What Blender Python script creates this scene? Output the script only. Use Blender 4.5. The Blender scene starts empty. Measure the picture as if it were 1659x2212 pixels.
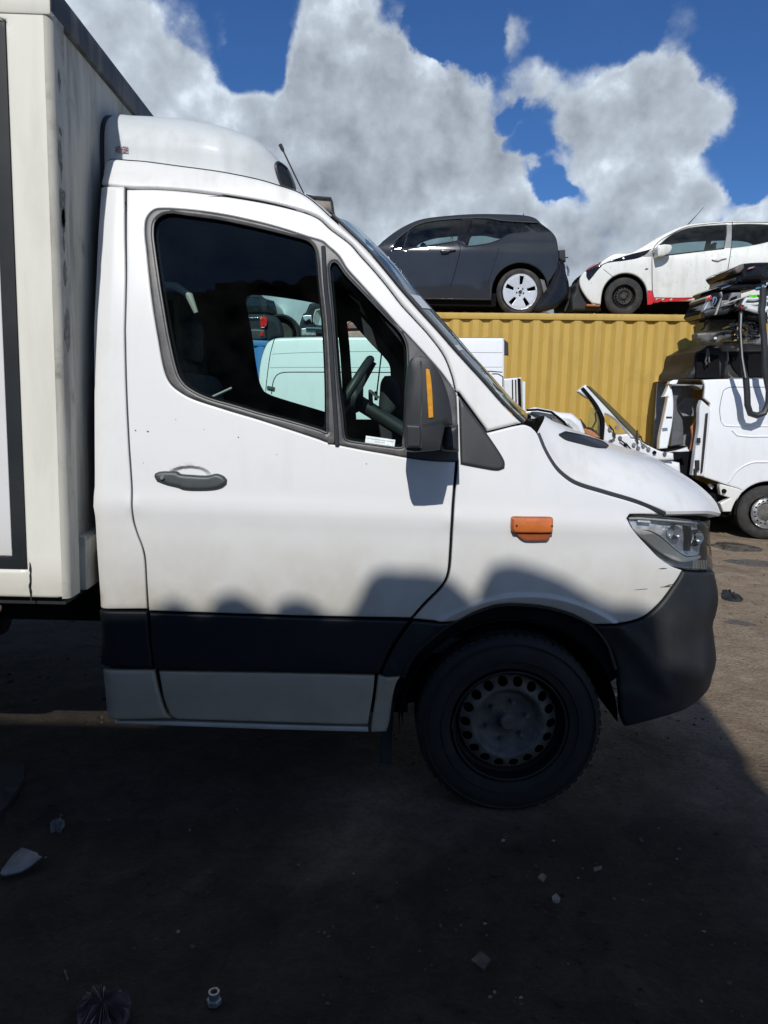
import bpy, bmesh, math, random
import numpy as np
from mathutils import Vector, Matrix
from mathutils.geometry import delaunay_2d_cdt
random.seed(7)
SC = bpy.context.scene
COL = SC.collection
R = math.radians
# ---------------------------------------------------------------- camera
CAM = Vector((0.0, 0.0, 1.6))
YAW, PITCH, ROLL = R(1.04), R(8.1), 0.027
G0 = -0.078                                   # level of the yard
FP = 1661.0                                   # focal length in units of a 1659 wide picture
_F = Vector((math.sin(YAW)*math.cos(PITCH), math.cos(YAW)*math.cos(PITCH), -math.sin(PITCH)))
_R0 = Vector((math.cos(YAW), -math.sin(YAW), 0))
_U0 = _R0.cross(_F)
_R = _R0*math.cos(ROLL) + _U0*math.sin(ROLL)
_U = -_R0*math.sin(ROLL) + _U0*math.cos(ROLL)
cam_data = bpy.data.cameras.new("camera")
cam_data.sensor_fit = 'HORIZONTAL'; cam_data.sensor_width = 36; cam_data.lens = 36*FP/1659
cam_data.clip_start = 0.02; cam_data.clip_end = 3000
cam = bpy.data.objects.new("camera", cam_data); COL.objects.link(cam)
cam.matrix_world = Matrix(((_R.x, _U.x, -_F.x, CAM.x), (_R.y, _U.y, -_F.y, CAM.y), (_R.z, _U.z, -_F.z, CAM.z), (0, 0, 0, 1)))
SC.camera = cam
SC.view_settings.view_transform = 'Standard'; SC.view_settings.look = 'None'
SC.view_settings.exposure = 0.0; SC.view_settings.gamma = 1.0; SC.view_settings.use_curve_mapping = False
SC.render.engine = 'CYCLES'
SC.cycles.max_bounces = 10; SC.cycles.transparent_max_bounces = 16

def proj(p):
    v = Vector(p) - CAM
    z = v.dot(_F)
    return 829.5 + FP*v.dot(_R)/z, 1106 - FP*v.dot(_U)/z
def raydir(px, py):
    return _F + _R*((px-829.5)/FP) + _U*((1106-py)/FP)
def at(px, py, Y):
    d = raydir(px, py); return CAM + d*(Y/d.y)

# ---------------------------------------------------------------- light
SUN = Vector((0.16, 1.0, -0.83)).normalized()       # the way the light travels
SUN_EL = math.asin(-SUN.z); SUN_AZ = math.atan2(-SUN.x, -SUN.y)
sl = bpy.data.lights.new("sun", 'SUN'); sl.energy = 3.4; sl.angle = R(0.53); sl.color = (1.0, 0.982, 0.95)
so = bpy.data.objects.new("sun", sl); COL.objects.link(so)
so.rotation_euler = SUN.to_track_quat('-Z', 'Y').to_euler(); so.location = (0, -20, 20)

W = bpy.data.worlds.new("World"); SC.world = W; W.use_nodes = True
nt = W.node_tree; N = nt.nodes; L = nt.links
for n in list(N): N.remove(n)
def wn(t, **kw):
    n = N.new(t)
    for k, v in kw.items(): setattr(n, k, v)
    return n
def wmath(op, a, b=None, clamp=False):
    n = wn('ShaderNodeMath', operation=op, use_clamp=clamp)
    for i, v in enumerate((a, b)):
        if v is None: continue
        if isinstance(v, (int, float)): n.inputs[i].default_value = v
        else: L.new(v, n.inputs[i])
    return n.outputs[0]
def wrange(v, a, b, c=0.0, d=1.0, smooth=True):
    n = wn('ShaderNodeMapRange', interpolation_type='SMOOTHSTEP' if smooth else 'LINEAR')
    L.new(v, n.inputs[0]); n.inputs[1].default_value = a; n.inputs[2].default_value = b
    n.inputs[3].default_value = c; n.inputs[4].default_value = d
    return n.outputs[0]
def wnoise(vec, scale, detail, rough=0.55, dist=0.0):
    n = wn('ShaderNodeTexNoise'); L.new(vec, n.inputs['Vector'])
    n.inputs['Scale'].default_value = scale; n.inputs['Detail'].default_value = detail
    n.inputs['Roughness'].default_value = rough; n.inputs['Distortion'].default_value = dist
    return n
geo = wn('ShaderNodeTexCoord').outputs['Generated']
sky = wn('ShaderNodeTexSky', sky_type='NISHITA', sun_disc=False)
sky.sun_elevation = SUN_EL; sky.sun_rotation = SUN_AZ; sky.air_density = 1.0; sky.dust_density = 0.3; sky.ozone_density = 2.5
# warp the direction a little so the cloud outlines are ragged
def warped(vec, scale, amp, detail):
    nz = wnoise(vec, scale, detail)
    s = wn('ShaderNodeVectorMath', operation='SUBTRACT'); L.new(nz.outputs['Color'], s.inputs[0]); s.inputs[1].default_value = (.5, .5, .5)
    m = wn('ShaderNodeVectorMath', operation='SCALE'); L.new(s.outputs[0], m.inputs[0]); m.inputs['Scale'].default_value = amp
    a = wn('ShaderNodeVectorMath', operation='ADD'); L.new(vec, a.inputs[0]); L.new(m.outputs[0], a.inputs[1])
    nn = wn('ShaderNodeVectorMath', operation='NORMALIZE'); L.new(a.outputs[0], nn.inputs[0])
    return nn.outputs[0]
wv = warped(geo, 7.0, 0.15, 9)
BLOBS = [  # places of the cloud masses in the sky: (x, y, radius, weight)
 (200, 40, 150, .8), (260, 120, 130, .8), (330, 200, 120, .8), (420, 220, 130, .8), (380, 40, 90, .6), (-150, 200, 300, .8),
 (740, 20, 105, .9), (700, 110, 120, .9), (780, 160, 120, .9), (640, 220, 150, .9), (740, 290, 170, 1.), (870, 240, 110, .8), (900, 350, 170, 1.),
 (600, 360, 180, .9), (1010, 265, 100, .8), (1080, 350, 105, .9), (1110, 430, 85, .8), (1000, 470, 150, 1.), (860, 480, 180, 1.), (700, 460, 180, 1.), (1140, 510, 70, .6),
 (1290, 255, 95, 1.15), (1365, 235, 95, 1.2), (1440, 285, 100, 1.1), (1525, 245, 75, 1.15), (1480, 370, 90, .9), (1350, 380, 100, .9), (1262, 350, 65, .8), (1530, 420, 55, .6),
 (1400, 470, 100, .9), (1290, 540, 120, .8), (1420, 560, 140, .8), (1150, 160, 60, .55), (1210, 185, 50, .5), (1090, 50, 50, .45), (1440, 100, 40, .25),
 (1635, 480, 80, 1.2), (1659, 560, 130, 1.), (900, 720, 300, .9), (1250, 720, 250, .9), (1600, 730, 230, .9), (560, 600, 250, .8), (250, 650, 400, .8)]
NEG = [(520, 110, 80, .9), (590, 75, 50, .5), (1205, 420, 34, .55), (1150, 300, 36, .5), (1180, 345, 26, .4), (1620, 390, 45, .9), (1230, 330, 30, .4), (985, 90, 90, .9), (1120, 230, 30, .5)]
acc = None
for (bx, by, br, w) in [(a, b, c, d) for a, b, c, d in BLOBS] + [(a, b, c, -d) for a, b, c, d in NEG]:
    c = raydir(bx, by).normalized()
    c2 = raydir(bx+br*1.22, by).normalized()
    dp = wn('ShaderNodeVectorMath', operation='DOT_PRODUCT'); L.new(wv, dp.inputs[0]); dp.inputs[1].default_value = c
    o = wrange(dp.outputs['Value'], c.dot(c2), 1.0, 0.0, w)
    acc = o if acc is None else wmath('ADD', acc, o)
acc = wmath('MINIMUM', acc, 1.15)
# away from the photographed part of the sky: broken cumulus of the same kind
vc = raydir(829, 400).normalized()
dp = wn('ShaderNodeVectorMath', operation='DOT_PRODUCT'); L.new(geo, dp.inputs[0]); dp.inputs[1].default_value = vc
inview = wrange(dp.outputs['Value'], .70, .84)
gen = wrange(wnoise(geo, 2.0, 3).outputs['Fac'], .48, .72, 0.0, 1.0)
mixf = wn('ShaderNodeMix', data_type='FLOAT'); L.new(inview, mixf.inputs[0]); L.new(gen, mixf.inputs[2]); L.new(acc, mixf.inputs[3])
base = mixf.outputs[0]
SD = Vector((-SUN.x, -SUN.y, -SUN.z))
def lumps(vec):                                  # billows: large rounded lumps carrying smaller ones
    a = wnoise(vec, 5.2, 2, .5, .15).outputs['Fac']; b = wnoise(vec, 13, 3, .5).outputs['Fac']; c = wnoise(vec, 34, 4, .6).outputs['Fac']
    return wmath('ADD', wmath('ADD', wmath('MULTIPLY', wmath('SUBTRACT', a, .5), 1.25), wmath('MULTIPLY', wmath('SUBTRACT', b, .5), 1.05)), wmath('MULTIPLY', wmath('SUBTRACT', c, .5), .55))
l1 = lumps(geo)
dens = wmath('ADD', base, wmath('MULTIPLY', l1, wrange(base, -.1, .4, .0, 1.25)))
mask = wmath('MULTIPLY', wrange(dens, .0, .80), .985)
offs = wn('ShaderNodeVectorMath', operation='ADD'); L.new(geo, offs.inputs[0]); offs.inputs[1].default_value = (-.020, 0, .026)
l2 = lumps(offs.outputs[0])
relief = wmath('SUBTRACT', l1, l2)
grey = wrange(dens, .45, 1.5, 0.0, 1.0)                                  # thick parts are greyer below
soft = wnoise(geo, 2.6, 2, .5).outputs['Fac']
bright = wmath('ADD', wmath('MULTIPLY', relief, .62), wmath('ADD', wmath('MULTIPLY', grey, -.15), wmath('ADD', wmath('MULTIPLY', wmath('SUBTRACT', soft, .5), .45), .64)))
hi_ = wrange(wmath('ADD', relief, wmath('MULTIPLY', soft, .5)), .32, .75, 0.0, .26)
bright = wmath('ADD', bright, hi_)
bright = wmath('MINIMUM', wmath('MAXIMUM', bright, .21), .90)
tint = wn('ShaderNodeCombineColor')
L.new(wmath('MULTIPLY', bright, .86), tint.inputs[0]); L.new(wmath('MULTIPLY', bright, .975), tint.inputs[1]); L.new(wmath('MULTIPLY', wmath('ADD', bright, .030), 1.06), tint.inputs[2])
bg_sky = wn('ShaderNodeBackground'); bg_sky.inputs['Strength'].default_value = 0.075
hs = wn('ShaderNodeMix', data_type='RGBA', blend_type='MULTIPLY'); hs.inputs[0].default_value = 1.0
L.new(sky.outputs[0], hs.inputs[6]); hs.inputs[7].default_value = (.40, .70, 1.14, 1)
L.new(hs.outputs[2], bg_sky.inputs['Color'])
bg_cl = wn('ShaderNodeBackground'); L.new(tint.outputs[0], bg_cl.inputs['Color']); bg_cl.inputs['Strength'].default_value = 1.0
ms = wn('ShaderNodeMixShader'); L.new(mask, ms.inputs[0]); L.new(bg_sky.outputs[0], ms.inputs[1]); L.new(bg_cl.outputs[0], ms.inputs[2])
wo = wn('ShaderNodeOutputWorld'); L.new(ms.outputs[0], wo.inputs[0])

# ---------------------------------------------------------------- materials
class MB_:
    def __init__(s, name):
        s.m = bpy.data.materials.new(name); s.m.use_nodes = True
        s.nt = s.m.node_tree; s.n = s.nt.nodes; s.l = s.nt.links
        s.b = s.n['Principled BSDF']
        s.pos = s.n.new('ShaderNodeNewGeometry').outputs['Position']
    def noise(s, scale, detail=5, rough=.6, dist=0, vec=None):
        t = s.n.new('ShaderNodeTexNoise'); s.l.new(vec or s.pos, t.inputs['Vector'])
        t.inputs['Scale'].default_value = scale; t.inputs['Detail'].default_value = detail
        t.inputs['Roughness'].default_value = rough; t.inputs['Distortion'].default_value = dist
        return t.outputs['Fac']
    def scaled(s, x, y, z):
        t = s.n.new('ShaderNodeVectorMath'); t.operation = 'MULTIPLY'; s.l.new(s.pos, t.inputs[0]); t.inputs[1].default_value = (x, y, z)
        return t.outputs[0]
    def rng(s, v, a, b, c=0., d=1.):
        t = s.n.new('ShaderNodeMapRange'); t.interpolation_type = 'SMOOTHSTEP'; s.l.new(v, t.inputs[0])
        for i, q in enumerate((a, b, c, d)): t.inputs[i+1].default_value = q
        return t.outputs[0]
    def mul(s, a, b, op='MULTIPLY'):
        t = s.n.new('ShaderNodeMath'); t.operation = op
        for i, q in enumerate((a, b)):
            if isinstance(q, (int, float)): t.inputs[i].default_value = q
            else: s.l.new(q, t.inputs[i])
        return t.outputs[0]
    def sep(s, i):
        t = s.n.new('ShaderNodeSeparateXYZ'); s.l.new(s.pos, t.inputs[0]); return t.outputs[i]
    def mix(s, f, a, b):
        t = s.n.new('ShaderNodeMix'); t.data_type = 'RGBA'
        if isinstance(f, (int, float)): t.inputs[0].default_value = f
        else: s.l.new(f, t.inputs[0])
        for i, q in ((6, a), (7, b)):
            if isinstance(q, tuple): t.inputs[i].default_value = (*q, 1) if len(q) == 3 else q
            else: s.l.new(q, t.inputs[i])
        return t.outputs[2]
    def col(s, v):
        if isinstance(v, tuple): s.b.inputs['Base Color'].default_value = (*v, 1)
        else: s.l.new(v, s.b.inputs['Base Color'])
    def set(s, **k):
        for a, v in k.items():
            i = s.b.inputs[a.replace('_', ' ')]
            if isinstance(v, (int, float)): i.default_value = v
            elif isinstance(v, tuple): i.default_value = v
            else: s.l.new(v, i)
    def bump(s, h, strength=.3, dist=.01):
        t = s.n.new('ShaderNodeBump'); t.inputs['Strength'].default_value = strength; t.inputs['Distance'].default_value = dist
        s.l.new(h, t.inputs['Height']); s.l.new(t.outputs[0], s.b.inputs['Normal'])

def paint(name, c, rough=.35, coat=.5, dirt=(.33, .29, .21), amount=.5, scale=5, low=None, specks=.0):
    m = MB_(name)
    n1 = m.noise(scale, 8, .65, .15); f = m.rng(n1, .50, .80, 0, amount)
    streak = m.noise(1.0, 6, .6, .3, m.scaled(9, 9, 1.6))
    f = m.mul(f, m.rng(streak, .46, .72, 0, amount*.7), 'MAXIMUM')
    if low:      # grime thrown up from the road gathers low down
        z = m.sep(2)
        g = m.rng(z, low[0], low[1], low[2], 0)
        blot = m.rng(m.noise(5, 7, .6, .2), .30, .70, .62, 1.0)
        f = m.mul(f, m.mul(g, blot), 'MAXIMUM')
    c1 = m.mix(f, c, dirt)
    if specks:
        sp = m.rng(m.noise(42, 3, .5, .3), .72-specks, .76-specks, 0, .8)
        c1 = m.mix(sp, c1, (.10, .09, .075))
    m.col(c1)
    m.set(Roughness=m.mul(m.mul(f, .5), rough, 'ADD'), Coat_Weight=coat, Coat_Roughness=.08)
    m.bump(m.noise(2.2, 2, .5), .12, .02)
    return m.m
def plain(name, c, rough=.5, metal=0., coat=0., var=.15, scale=8, bump=0., bscale=60, spec=None, dust=0, dustc=(.20, .17, .13)):
    m = MB_(name)
    f = m.rng(m.noise(scale, 6), .3, .7)
    cc = m.mix(f, tuple(x*(1-var) for x in c), tuple(min(1, x*(1+var)) for x in c))
    if dust: cc = m.mix(m.rng(m.noise(scale*.6, 8, .7, .8), .42, .75, 0, dust), cc, dustc)
    m.col(cc); m.set(Roughness=rough, Metallic=metal, Coat_Weight=coat, Coat_Roughness=.045)
    if spec is not None: m.set(Specular_IOR_Level=spec)
    if bump: m.bump(m.noise(bscale, 4), bump, .003)
    return m.m
def glass(name, tint=(.72, .86, .82), rough=.0, refl=1.0, dirt=.05):
    m = bpy.data.materials.new(name); m.use_nodes = True; n = m.node_tree.nodes; l = m.node_tree.links
    for q in list(n): n.remove(q)
    t = n.new('ShaderNodeBsdfTransparent'); t.inputs[0].default_value = (*tint, 1)
    g = n.new('ShaderNodeBsdfGlossy'); g.inputs['Roughness'].default_value = rough; g.inputs[0].default_value = (.9, .95, 1, 1)
    fr = n.new('ShaderNodeFresnel'); fr.inputs[0].default_value = 1.45
    mu = n.new('ShaderNodeMath'); mu.operation = 'MULTIPLY'; l.new(fr.outputs[0], mu.inputs[0]); mu.inputs[1].default_value = refl
    mx = n.new('ShaderNodeMixShader'); l.new(mu.outputs[0], mx.inputs[0]); l.new(t.outputs[0], mx.inputs[1]); l.new(g.outputs[0], mx.inputs[2])
    df = n.new('ShaderNodeBsdfDiffuse'); df.inputs[0].default_value = (.35, .34, .31, 1)
    nz = n.new('ShaderNodeTexNoise'); nz.inputs['Scale'].default_value = 9; nz.inputs['Detail'].default_value = 6
    ge = n.new('ShaderNodeNewGeometry'); l.new(ge.outputs['Position'], nz.inputs['Vector'])
    mr = n.new('ShaderNodeMapRange'); l.new(nz.outputs[0], mr.inputs[0]); mr.inputs[1].default_value = .35; mr.inputs[2].default_value = .8; mr.inputs[3].default_value = 0; mr.inputs[4].default_value = dirt
    mx2 = n.new('ShaderNodeMixShader'); l.new(mr.outputs[0], mx2.inputs[0]); l.new(mx.outputs[0], mx2.inputs[1]); l.new(df.outputs[0], mx2.inputs[2])
    o = n.new('ShaderNodeOutputMaterial'); l.new(mx2.outputs[0], o.inputs[0])
    return m
M = dict(
 white=paint('white_paint', (.80, .80, .79), .30, .5, (.50, .47, .40), .20, 4, low=(.62, 1.36, 1.15), specks=0.0),
 white_roof=paint('white_roof_paint', (.79, .785, .76), .42, .3, (.42, .39, .33), .35, 6),
 cream=paint('cream_box_side', (.82, .80, .70), .55, .1, (.30, .26, .19), .22, 3.2, low=(.84, 1.0, .5)),
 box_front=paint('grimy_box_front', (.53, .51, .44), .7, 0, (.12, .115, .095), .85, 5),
 box_trim=paint('weathered_roof_trim', (.055, .06, .07), .6, 0, (.30, .30, .27), .6, 9),
 grp=paint('grp_fairing', (.60, .63, .63), .5, .1, (.33, .33, .30), .30, 7),
 lowgrey=paint('dirty_lower_panel', (.62, .56, .48), .6, .0, (.40, .33, .23), .8, 5, low=(.25, .95, .9)),
 plastic=plain('black_plastic', (.028, .031, .034), .48, 0, 0, .25, 5, .15, 300),
 trim=plain('dark_cladding', (.009, .0125, .016), .55, 0, 0, .2, 4, .12, 260, dust=.15, dustc=(.09, .08, .065)),
 bumper=plain('dark_bumper', (.012, .014, .016), .58, 0, 0, .25, 4, .2, 260, dust=.20, dustc=(.10, .088, .07)),
 seal=plain('rubber_seal', (.055, .055, .058), .42, 0, 0, .3, 14, .1, 100, dust=.5, dustc=(.17, .155, .13)),
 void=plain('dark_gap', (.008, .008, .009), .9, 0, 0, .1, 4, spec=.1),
 interior=plain('dark_interior', (.045, .046, .050), .85, 0, 0, .3, 5, spec=.2),
 fabric=plain('seat_fabric', (.095, .097, .105), .95, 0, 0, .3, 30, .3, 200, spec=.1),
 lightgrey=plain('light_grey_plastic', (.42, .41, .37), .6, 0, 0, .15, 5),
 tyre=plain('tyre_rubber', (.0115, .011, .0105), .75, 0, 0, .3, 9, .3, 120, dust=.35, dustc=(.035, .031, .025)),
 steel=plain('steel_wheel', (.12, .112, .10), .7, .1, 0, .35, 14, .3, 80, dust=.8, dustc=(.075, .064, .05)),
 steel_black=plain('black_steel_wheel', (.03, .028, .026), .6, .3, 0, .3, 9, dust=.5, dustc=(.10, .08, .055)),
 silver=plain('silver_metal', (.55, .56, .57), .35, .8, .3, .1, 20),
 alloy=plain('white_alloy', (.66, .67, .68), .3, .35, .5, .06, 20),
 chrome=plain('chrome', (.62, .63, .64), .12, 1.0, 0, .1, 25),
 amber=plain('amber_lens', (.60, .16, .035), .22, 0, .6, .10, 25),
 amber_dark=plain('amber_housing', (.36, .09, .03), .3, 0, .4, .10, 25),
 amber_strip=plain('amber_strip', (.74, .33, .02), .45, 0, .1, .15, 40, .2, 90),
 brown_edge=plain('brown_edge', (.05, .03, .03), .4, 0, .2),
 glass_cab=glass('cab_glass', (.80, .93, .89), 0, .5, .012),
 glass_quarter=glass('quarter_glass', (.76, .90, .85), 0, .5, .012),
 glass_far=glass('far_glass', (.74, .93, .86), 0, .4, .008),
 glass_screen=glass('screen_glass', (.66, .80, .79), .02, .95, .22),
 glass_dark=glass('tinted_glass', (.55, .66, .66), .02, 1.0, .05),
 glass_lamp=glass('lamp_glass', (.95, .96, .96), .03, .7, .06),
 yellow=paint('yellow_container', (.53, .345, .07), .6, .0, (.30, .20, .06), .45, 2.2),
 blue=paint('blue_container', (.05, .21, .50), .5, .1, (.10, .12, .13), .3, 3),
 dark_container=plain('dark_container_paint', (.03, .032, .035), .7, 0, 0, .2, 2),
 graphite=plain('graphite_paint', (.031, .034, .040), .6, .0, .8, .1, 2, spec=.0, dust=.07, dustc=(.09, .085, .078)),
 black_paint=plain('black_gloss', (.009, .009, .011), .6, 0, .7, .2, 4, spec=.0, dust=.18, dustc=(.10, .085, .07)),
 dirty_white=paint('dirty_white_paint', (.76, .755, .69), .35, .4, (.36, .31, .22), .38, 5, specks=.03),
 white2=paint('scrap_white', (.79, .80, .80), .32, .4, (.42, .40, .34), .18, 4),
 red=plain('red_vinyl', (.60, .02, .03), .4, 0, .3, .1),
 maroon=plain('maroon_paint', (.28, .07, .06), .4, 0, .4, .15, dust=.3),
 pink=plain('faded_red_paint', (.42, .22, .19), .5, 0, .2, .15),
 redlamp2=plain('dark_red_lamp', (.16, .012, .018), .3, 0, .5),
 redlamp=plain('red_lamp', (.62, .02, .015), .15, 0, .8, .3, 40),
 green=plain('green_film', (.10, .62, .02), .25, 0, .8, .3, 18),
 grey_metal=plain('bare_grey_metal', (.16, .155, .14), .5, .55, 0, .35, 12, .3, 40, dust=.5, dustc=(.12, .095, .06)),
 alu=plain('aluminium_part', (.42, .42, .41), .4, .7, 0, .3, 18, .3, 50, dust=.3, dustc=(.20, .17, .12)),
 brown_mesh=plain('radiator_core', (.11, .085, .045), .8, .2, 0, .4, 40, .5, 90),
 galv=plain('inner_panel_grey', (.22, .23, .235), .55, .1, 0, .25, 4, dust=.3),
 orange=plain('torn_orange_trim', (.42, .17, .07), .7),
 foam=plain('crumpled_plastic', (.15, .15, .145), .5, 0, .2, .3, 30, .6, 40),
 rag=plain('black_rag', (.018, .02, .022), .7, 0, 0, .3, 40, .8, 30),
 stone=plain('pale_stone', (.22, .185, .135), .85, 0, 0, .4, 14, .4, 60),
 stone_dark=plain('dark_stone', (.085, .070, .052), .9, 0, 0, .4, 14, .4, 60),
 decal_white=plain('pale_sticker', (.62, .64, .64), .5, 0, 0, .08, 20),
 decal_red=plain('flag_red', (.30, .045, .06), .5), decal_blue=plain('flag_blue', (.05, .055, .10), .5),
 ink=plain('sticker_ink', (.02, .06, .05), .6), label=plain('label_paper', (.80, .93, .88), .5),
 beacon=plain('weathered_lamp_housing', (.22, .19, .16), .5, 0, .1, .3, 30), steel_dark=plain('dark_steel', (.03, .03, .03), .6, .3),
 fitting=plain('dull_fitting_metal', (.30, .30, .29), .4, .5, 0, .2, 30),
 scuff=plain('scuffed_grey', (.20, .20, .18), .8, var=.4, scale=60),
 handle=plain('handle_plastic', (.050, .058, .060), .45, 0, 0, .15, 30),
 lamp_bowl=plain('lamp_bowl', (.62, .63, .65), .3, .35, .2, .25, 30),
 grit=plain('pale_grit', (.10, .08, .055), .9),
 skin=plain('skin', (.55, .26, .19), .5, 0, 0, .08, 60),
)

# ---------------------------------------------------------------- object helpers
INV = {}
def tag(o, label=None, cat=None, group=None, kind=None):
    if label: o['label'] = label
    if cat: o['category'] = cat
    if group: o['group'] = group
    if kind: o['kind'] = kind
    return o
def thing(name, label, cat, loc=(0, 0, 0), rz=0., group=None):
    o = bpy.data.objects.new(name, None); COL.objects.link(o)
    o.location = loc; o.rotation_euler = (0, 0, rz); o.empty_display_size = .2
    INV[o.name] = (Matrix.Translation(Vector(loc)) @ Matrix.Rotation(rz, 4, 'Z')).inverted()
    return tag(o, label, cat, group)
def mk(name, verts, faces, mat, parent=None, smooth=True, local=False, kind=None, label=None, flat_angle=None):
    me = bpy.data.meshes.new(name)
    if parent is not None and not local:
        inv = INV[parent.name]; verts = [inv @ Vector(v) for v in verts]
    me.from_pydata([tuple(v) for v in verts], [], faces); me.validate(); me.update()
    bm = bmesh.new(); bm.from_mesh(me); bmesh.ops.recalc_face_normals(bm, faces=bm.faces); bm.to_mesh(me); bm.free()
    me.materials.append(M[mat] if isinstance(mat, str) else mat)
    o = bpy.data.objects.new(name, me); COL.objects.link(o)
    if parent is not None: o.parent = parent; INV[o.name] = INV[parent.name]
    if smooth:
        for p in me.polygons: p.use_smooth = True
        me.set_sharp_from_angle(angle=R(flat_angle or 38))
    if kind: o['kind'] = kind
    if label: o['label'] = label
    return o
class G:                                            # a bag of geometry that ends up as one mesh
    def __init__(s): s.v = []; s.f = []
    def add(s, v, f):
        k = len(s.v); s.v += [Vector(q) for q in v]; s.f += [tuple(i+k for i in q) for q in f]; return s
    def box(s, a, b, rz=0, bev=0.0):
        (x0, y0, z0), (x1, y1, z1) = a, b
        x0, x1 = min(x0, x1), max(x0, x1); y0, y1 = min(y0, y1), max(y0, y1); z0, z1 = min(z0, z1), max(z0, z1)
        if bev <= 0:
            return s.add([(x0, y0, z0), (x1, y0, z0), (x1, y1, z0), (x0, y1, z0), (x0, y0, z1), (x1, y0, z1), (x1, y1, z1), (x0, y1, z1)],
                  [(0, 3, 2, 1), (4, 5, 6, 7), (0, 1, 5, 4), (1, 2, 6, 5), (2, 3, 7, 6), (3, 0, 4, 7)])
        bm = bmesh.new(); bmesh.ops.create_cube(bm, size=1)
        for v in bm.verts: v.co = Vector(((x0+x1)/2+v.co.x*(x1-x0), (y0+y1)/2+v.co.y*(y1-y0), (z0+z1)/2+v.co.z*(z1-z0)))
        bmesh.ops.bevel(bm, geom=list(bm.edges), offset=min(bev, .45*min(x1-x0, y1-y0, z1-z0)), segments=2, affect='EDGES', profile=.5)
        bm.verts.index_update()
        s.add([v.co.copy() for v in bm.verts], [tuple(v.index for v in f.verts) for f in bm.faces]); bm.free(); return s
    def tube(s, pts, r, n=8, cap=True, flat=1.0):
        pts = [Vector(p) for p in pts]; rr = r if isinstance(r, (list, tuple)) else [r]*len(pts)
        k = len(s.v); up = Vector((0, 0, 1)); prev = None
        for i, p in enumerate(pts):
            t = (pts[min(i+1, len(pts)-1)] - pts[max(i-1, 0)]).normalized()
            a = prev - t*prev.dot(t) if prev is not None else (up if abs(t.z) < .9 else Vector((0, 1, 0))).cross(t)
            a.normalize(); prev = a; b = t.cross(a)
            for j in range(n):
                q = 2*math.pi*j/n; s.v.append(p + (a*math.cos(q) + b*math.sin(q)*flat)*rr[i])
        for i in range(len(pts)-1):
            for j in range(n):
                s.f.append((k+i*n+j, k+i*n+(j+1) % n, k+(i+1)*n+(j+1) % n, k+(i+1)*n+j))
        if cap:
            s.f.append(tuple(k+j for j in range(n))[::-1]); s.f.append(tuple(k+(len(pts)-1)*n+j for j in range(n)))
        return s
    def lathe(s, prof, c, n=48, axis='Y', closed=False):          # prof: (radius, offset along axis)
        k = len(s.v); c = Vector(c)
        for (r, h) in prof:
            for j in range(n):
                q = 2*math.pi*j/n
                if axis == 'Y': s.v.append(c + Vector((r*math.cos(q), h, r*math.sin(q))))
                elif axis == 'Z': s.v.append(c + Vector((r*math.cos(q), r*math.sin(q), h)))
                else: s.v.append(c + Vector((h, r*math.cos(q), r*math.sin(q))))
        m = len(prof)
        for i in range(m if closed else m-1):
            for j in range(n):
                a, b = i, (i+1) % m
                s.f.append((k+a*n+j, k+a*n+(j+1) % n, k+b*n+(j+1) % n, k+b*n+j))
        return s
    def grid(s, rows):
        k = len(s.v); m = len(rows[0])
        for r in rows: s.v += [Vector(q) for q in r]
        for i in range(len(rows)-1):
            for j in range(m-1): s.f.append((k+i*m+j, k+i*m+j+1, k+(i+1)*m+j+1, k+(i+1)*m+j))
        return s
    def rot(s, ang, axis, c):
        mt = Matrix.Translation(Vector(c)) @ Matrix.Rotation(ang, 4, axis) @ Matrix.Translation(-Vector(c))
        s.v = [mt @ v for v in s.v]; return s
    def make(s, name, mat, parent=None, **k): return mk(name, s.v, s.f, mat, parent, **k)

def smooth_loop(pts, closed=True, step=None, sharp=35):
    """Catmull-Rom through the points, keeping corners sharper than `sharp` degrees"""
    n = len(pts); P = [np.array(p[:2], float) for p in pts]; out = []
    def corner(i):
        if not closed and (i == 0 or i == n-1): return True
        if len(pts[i]) > 2: return pts[i][2] == 'c'
        a = P[i]-P[(i-1) % n]; b = P[(i+1) % n]-P[i]
        d = np.dot(a, b)/(np.linalg.norm(a)*np.linalg.norm(b)+1e-12)
        return math.degrees(math.acos(max(-1, min(1, d)))) > sharp
    cs = [corner(i) for i in range(n)]
    for i in range(n if closed else n-1):
        p1, p2 = P[i], P[(i+1) % n]
        p0 = P[(i-1) % n] if not cs[i] else p1*2-p2
        p3 = P[(i+2) % n] if not cs[(i+1) % n] else p2*2-p1
        d = np.linalg.norm(p2-p1); k = max(1, int(math.ceil(d/step))) if step else 6
        d0 = max(np.linalg.norm(p1-p0), 1e-9); d3 = max(np.linalg.norm(p3-p2), 1e-9)
        t1 = (p2-p0)/(d+d0)*d; t2 = (p3-p1)/(d+d3)*d
        for j in range(k):
            t = j/k; h = t*t*(3-2*t)
            out.append((2*t**3-3*t**2+1)*p1 + (t**3-2*t**2+t)*t1 + (-2*t**3+3*t**2)*p2 + (t**3-t**2)*t2)
    if not closed: out.append(P[-1])
    return np.array(out)
def area(P): return .5*np.sum(P[:, 0]*np.roll(P[:, 1], -1)-np.roll(P[:, 0], -1)*P[:, 1])
def inside(Q, P):
    x, y = Q[:, 0][:, None], Q[:, 1][:, None]; x1, y1 = P[:, 0][None], P[:, 1][None]; x2, y2 = np.roll(P[:, 0], -1)[None], np.roll(P[:, 1], -1)[None]
    c = ((y1 > y) != (y2 > y)) & (x < (x2-x1)*(y-y1)/(y2-y1+1e-15)+x1)
    return c.sum(1) % 2 == 1
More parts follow.
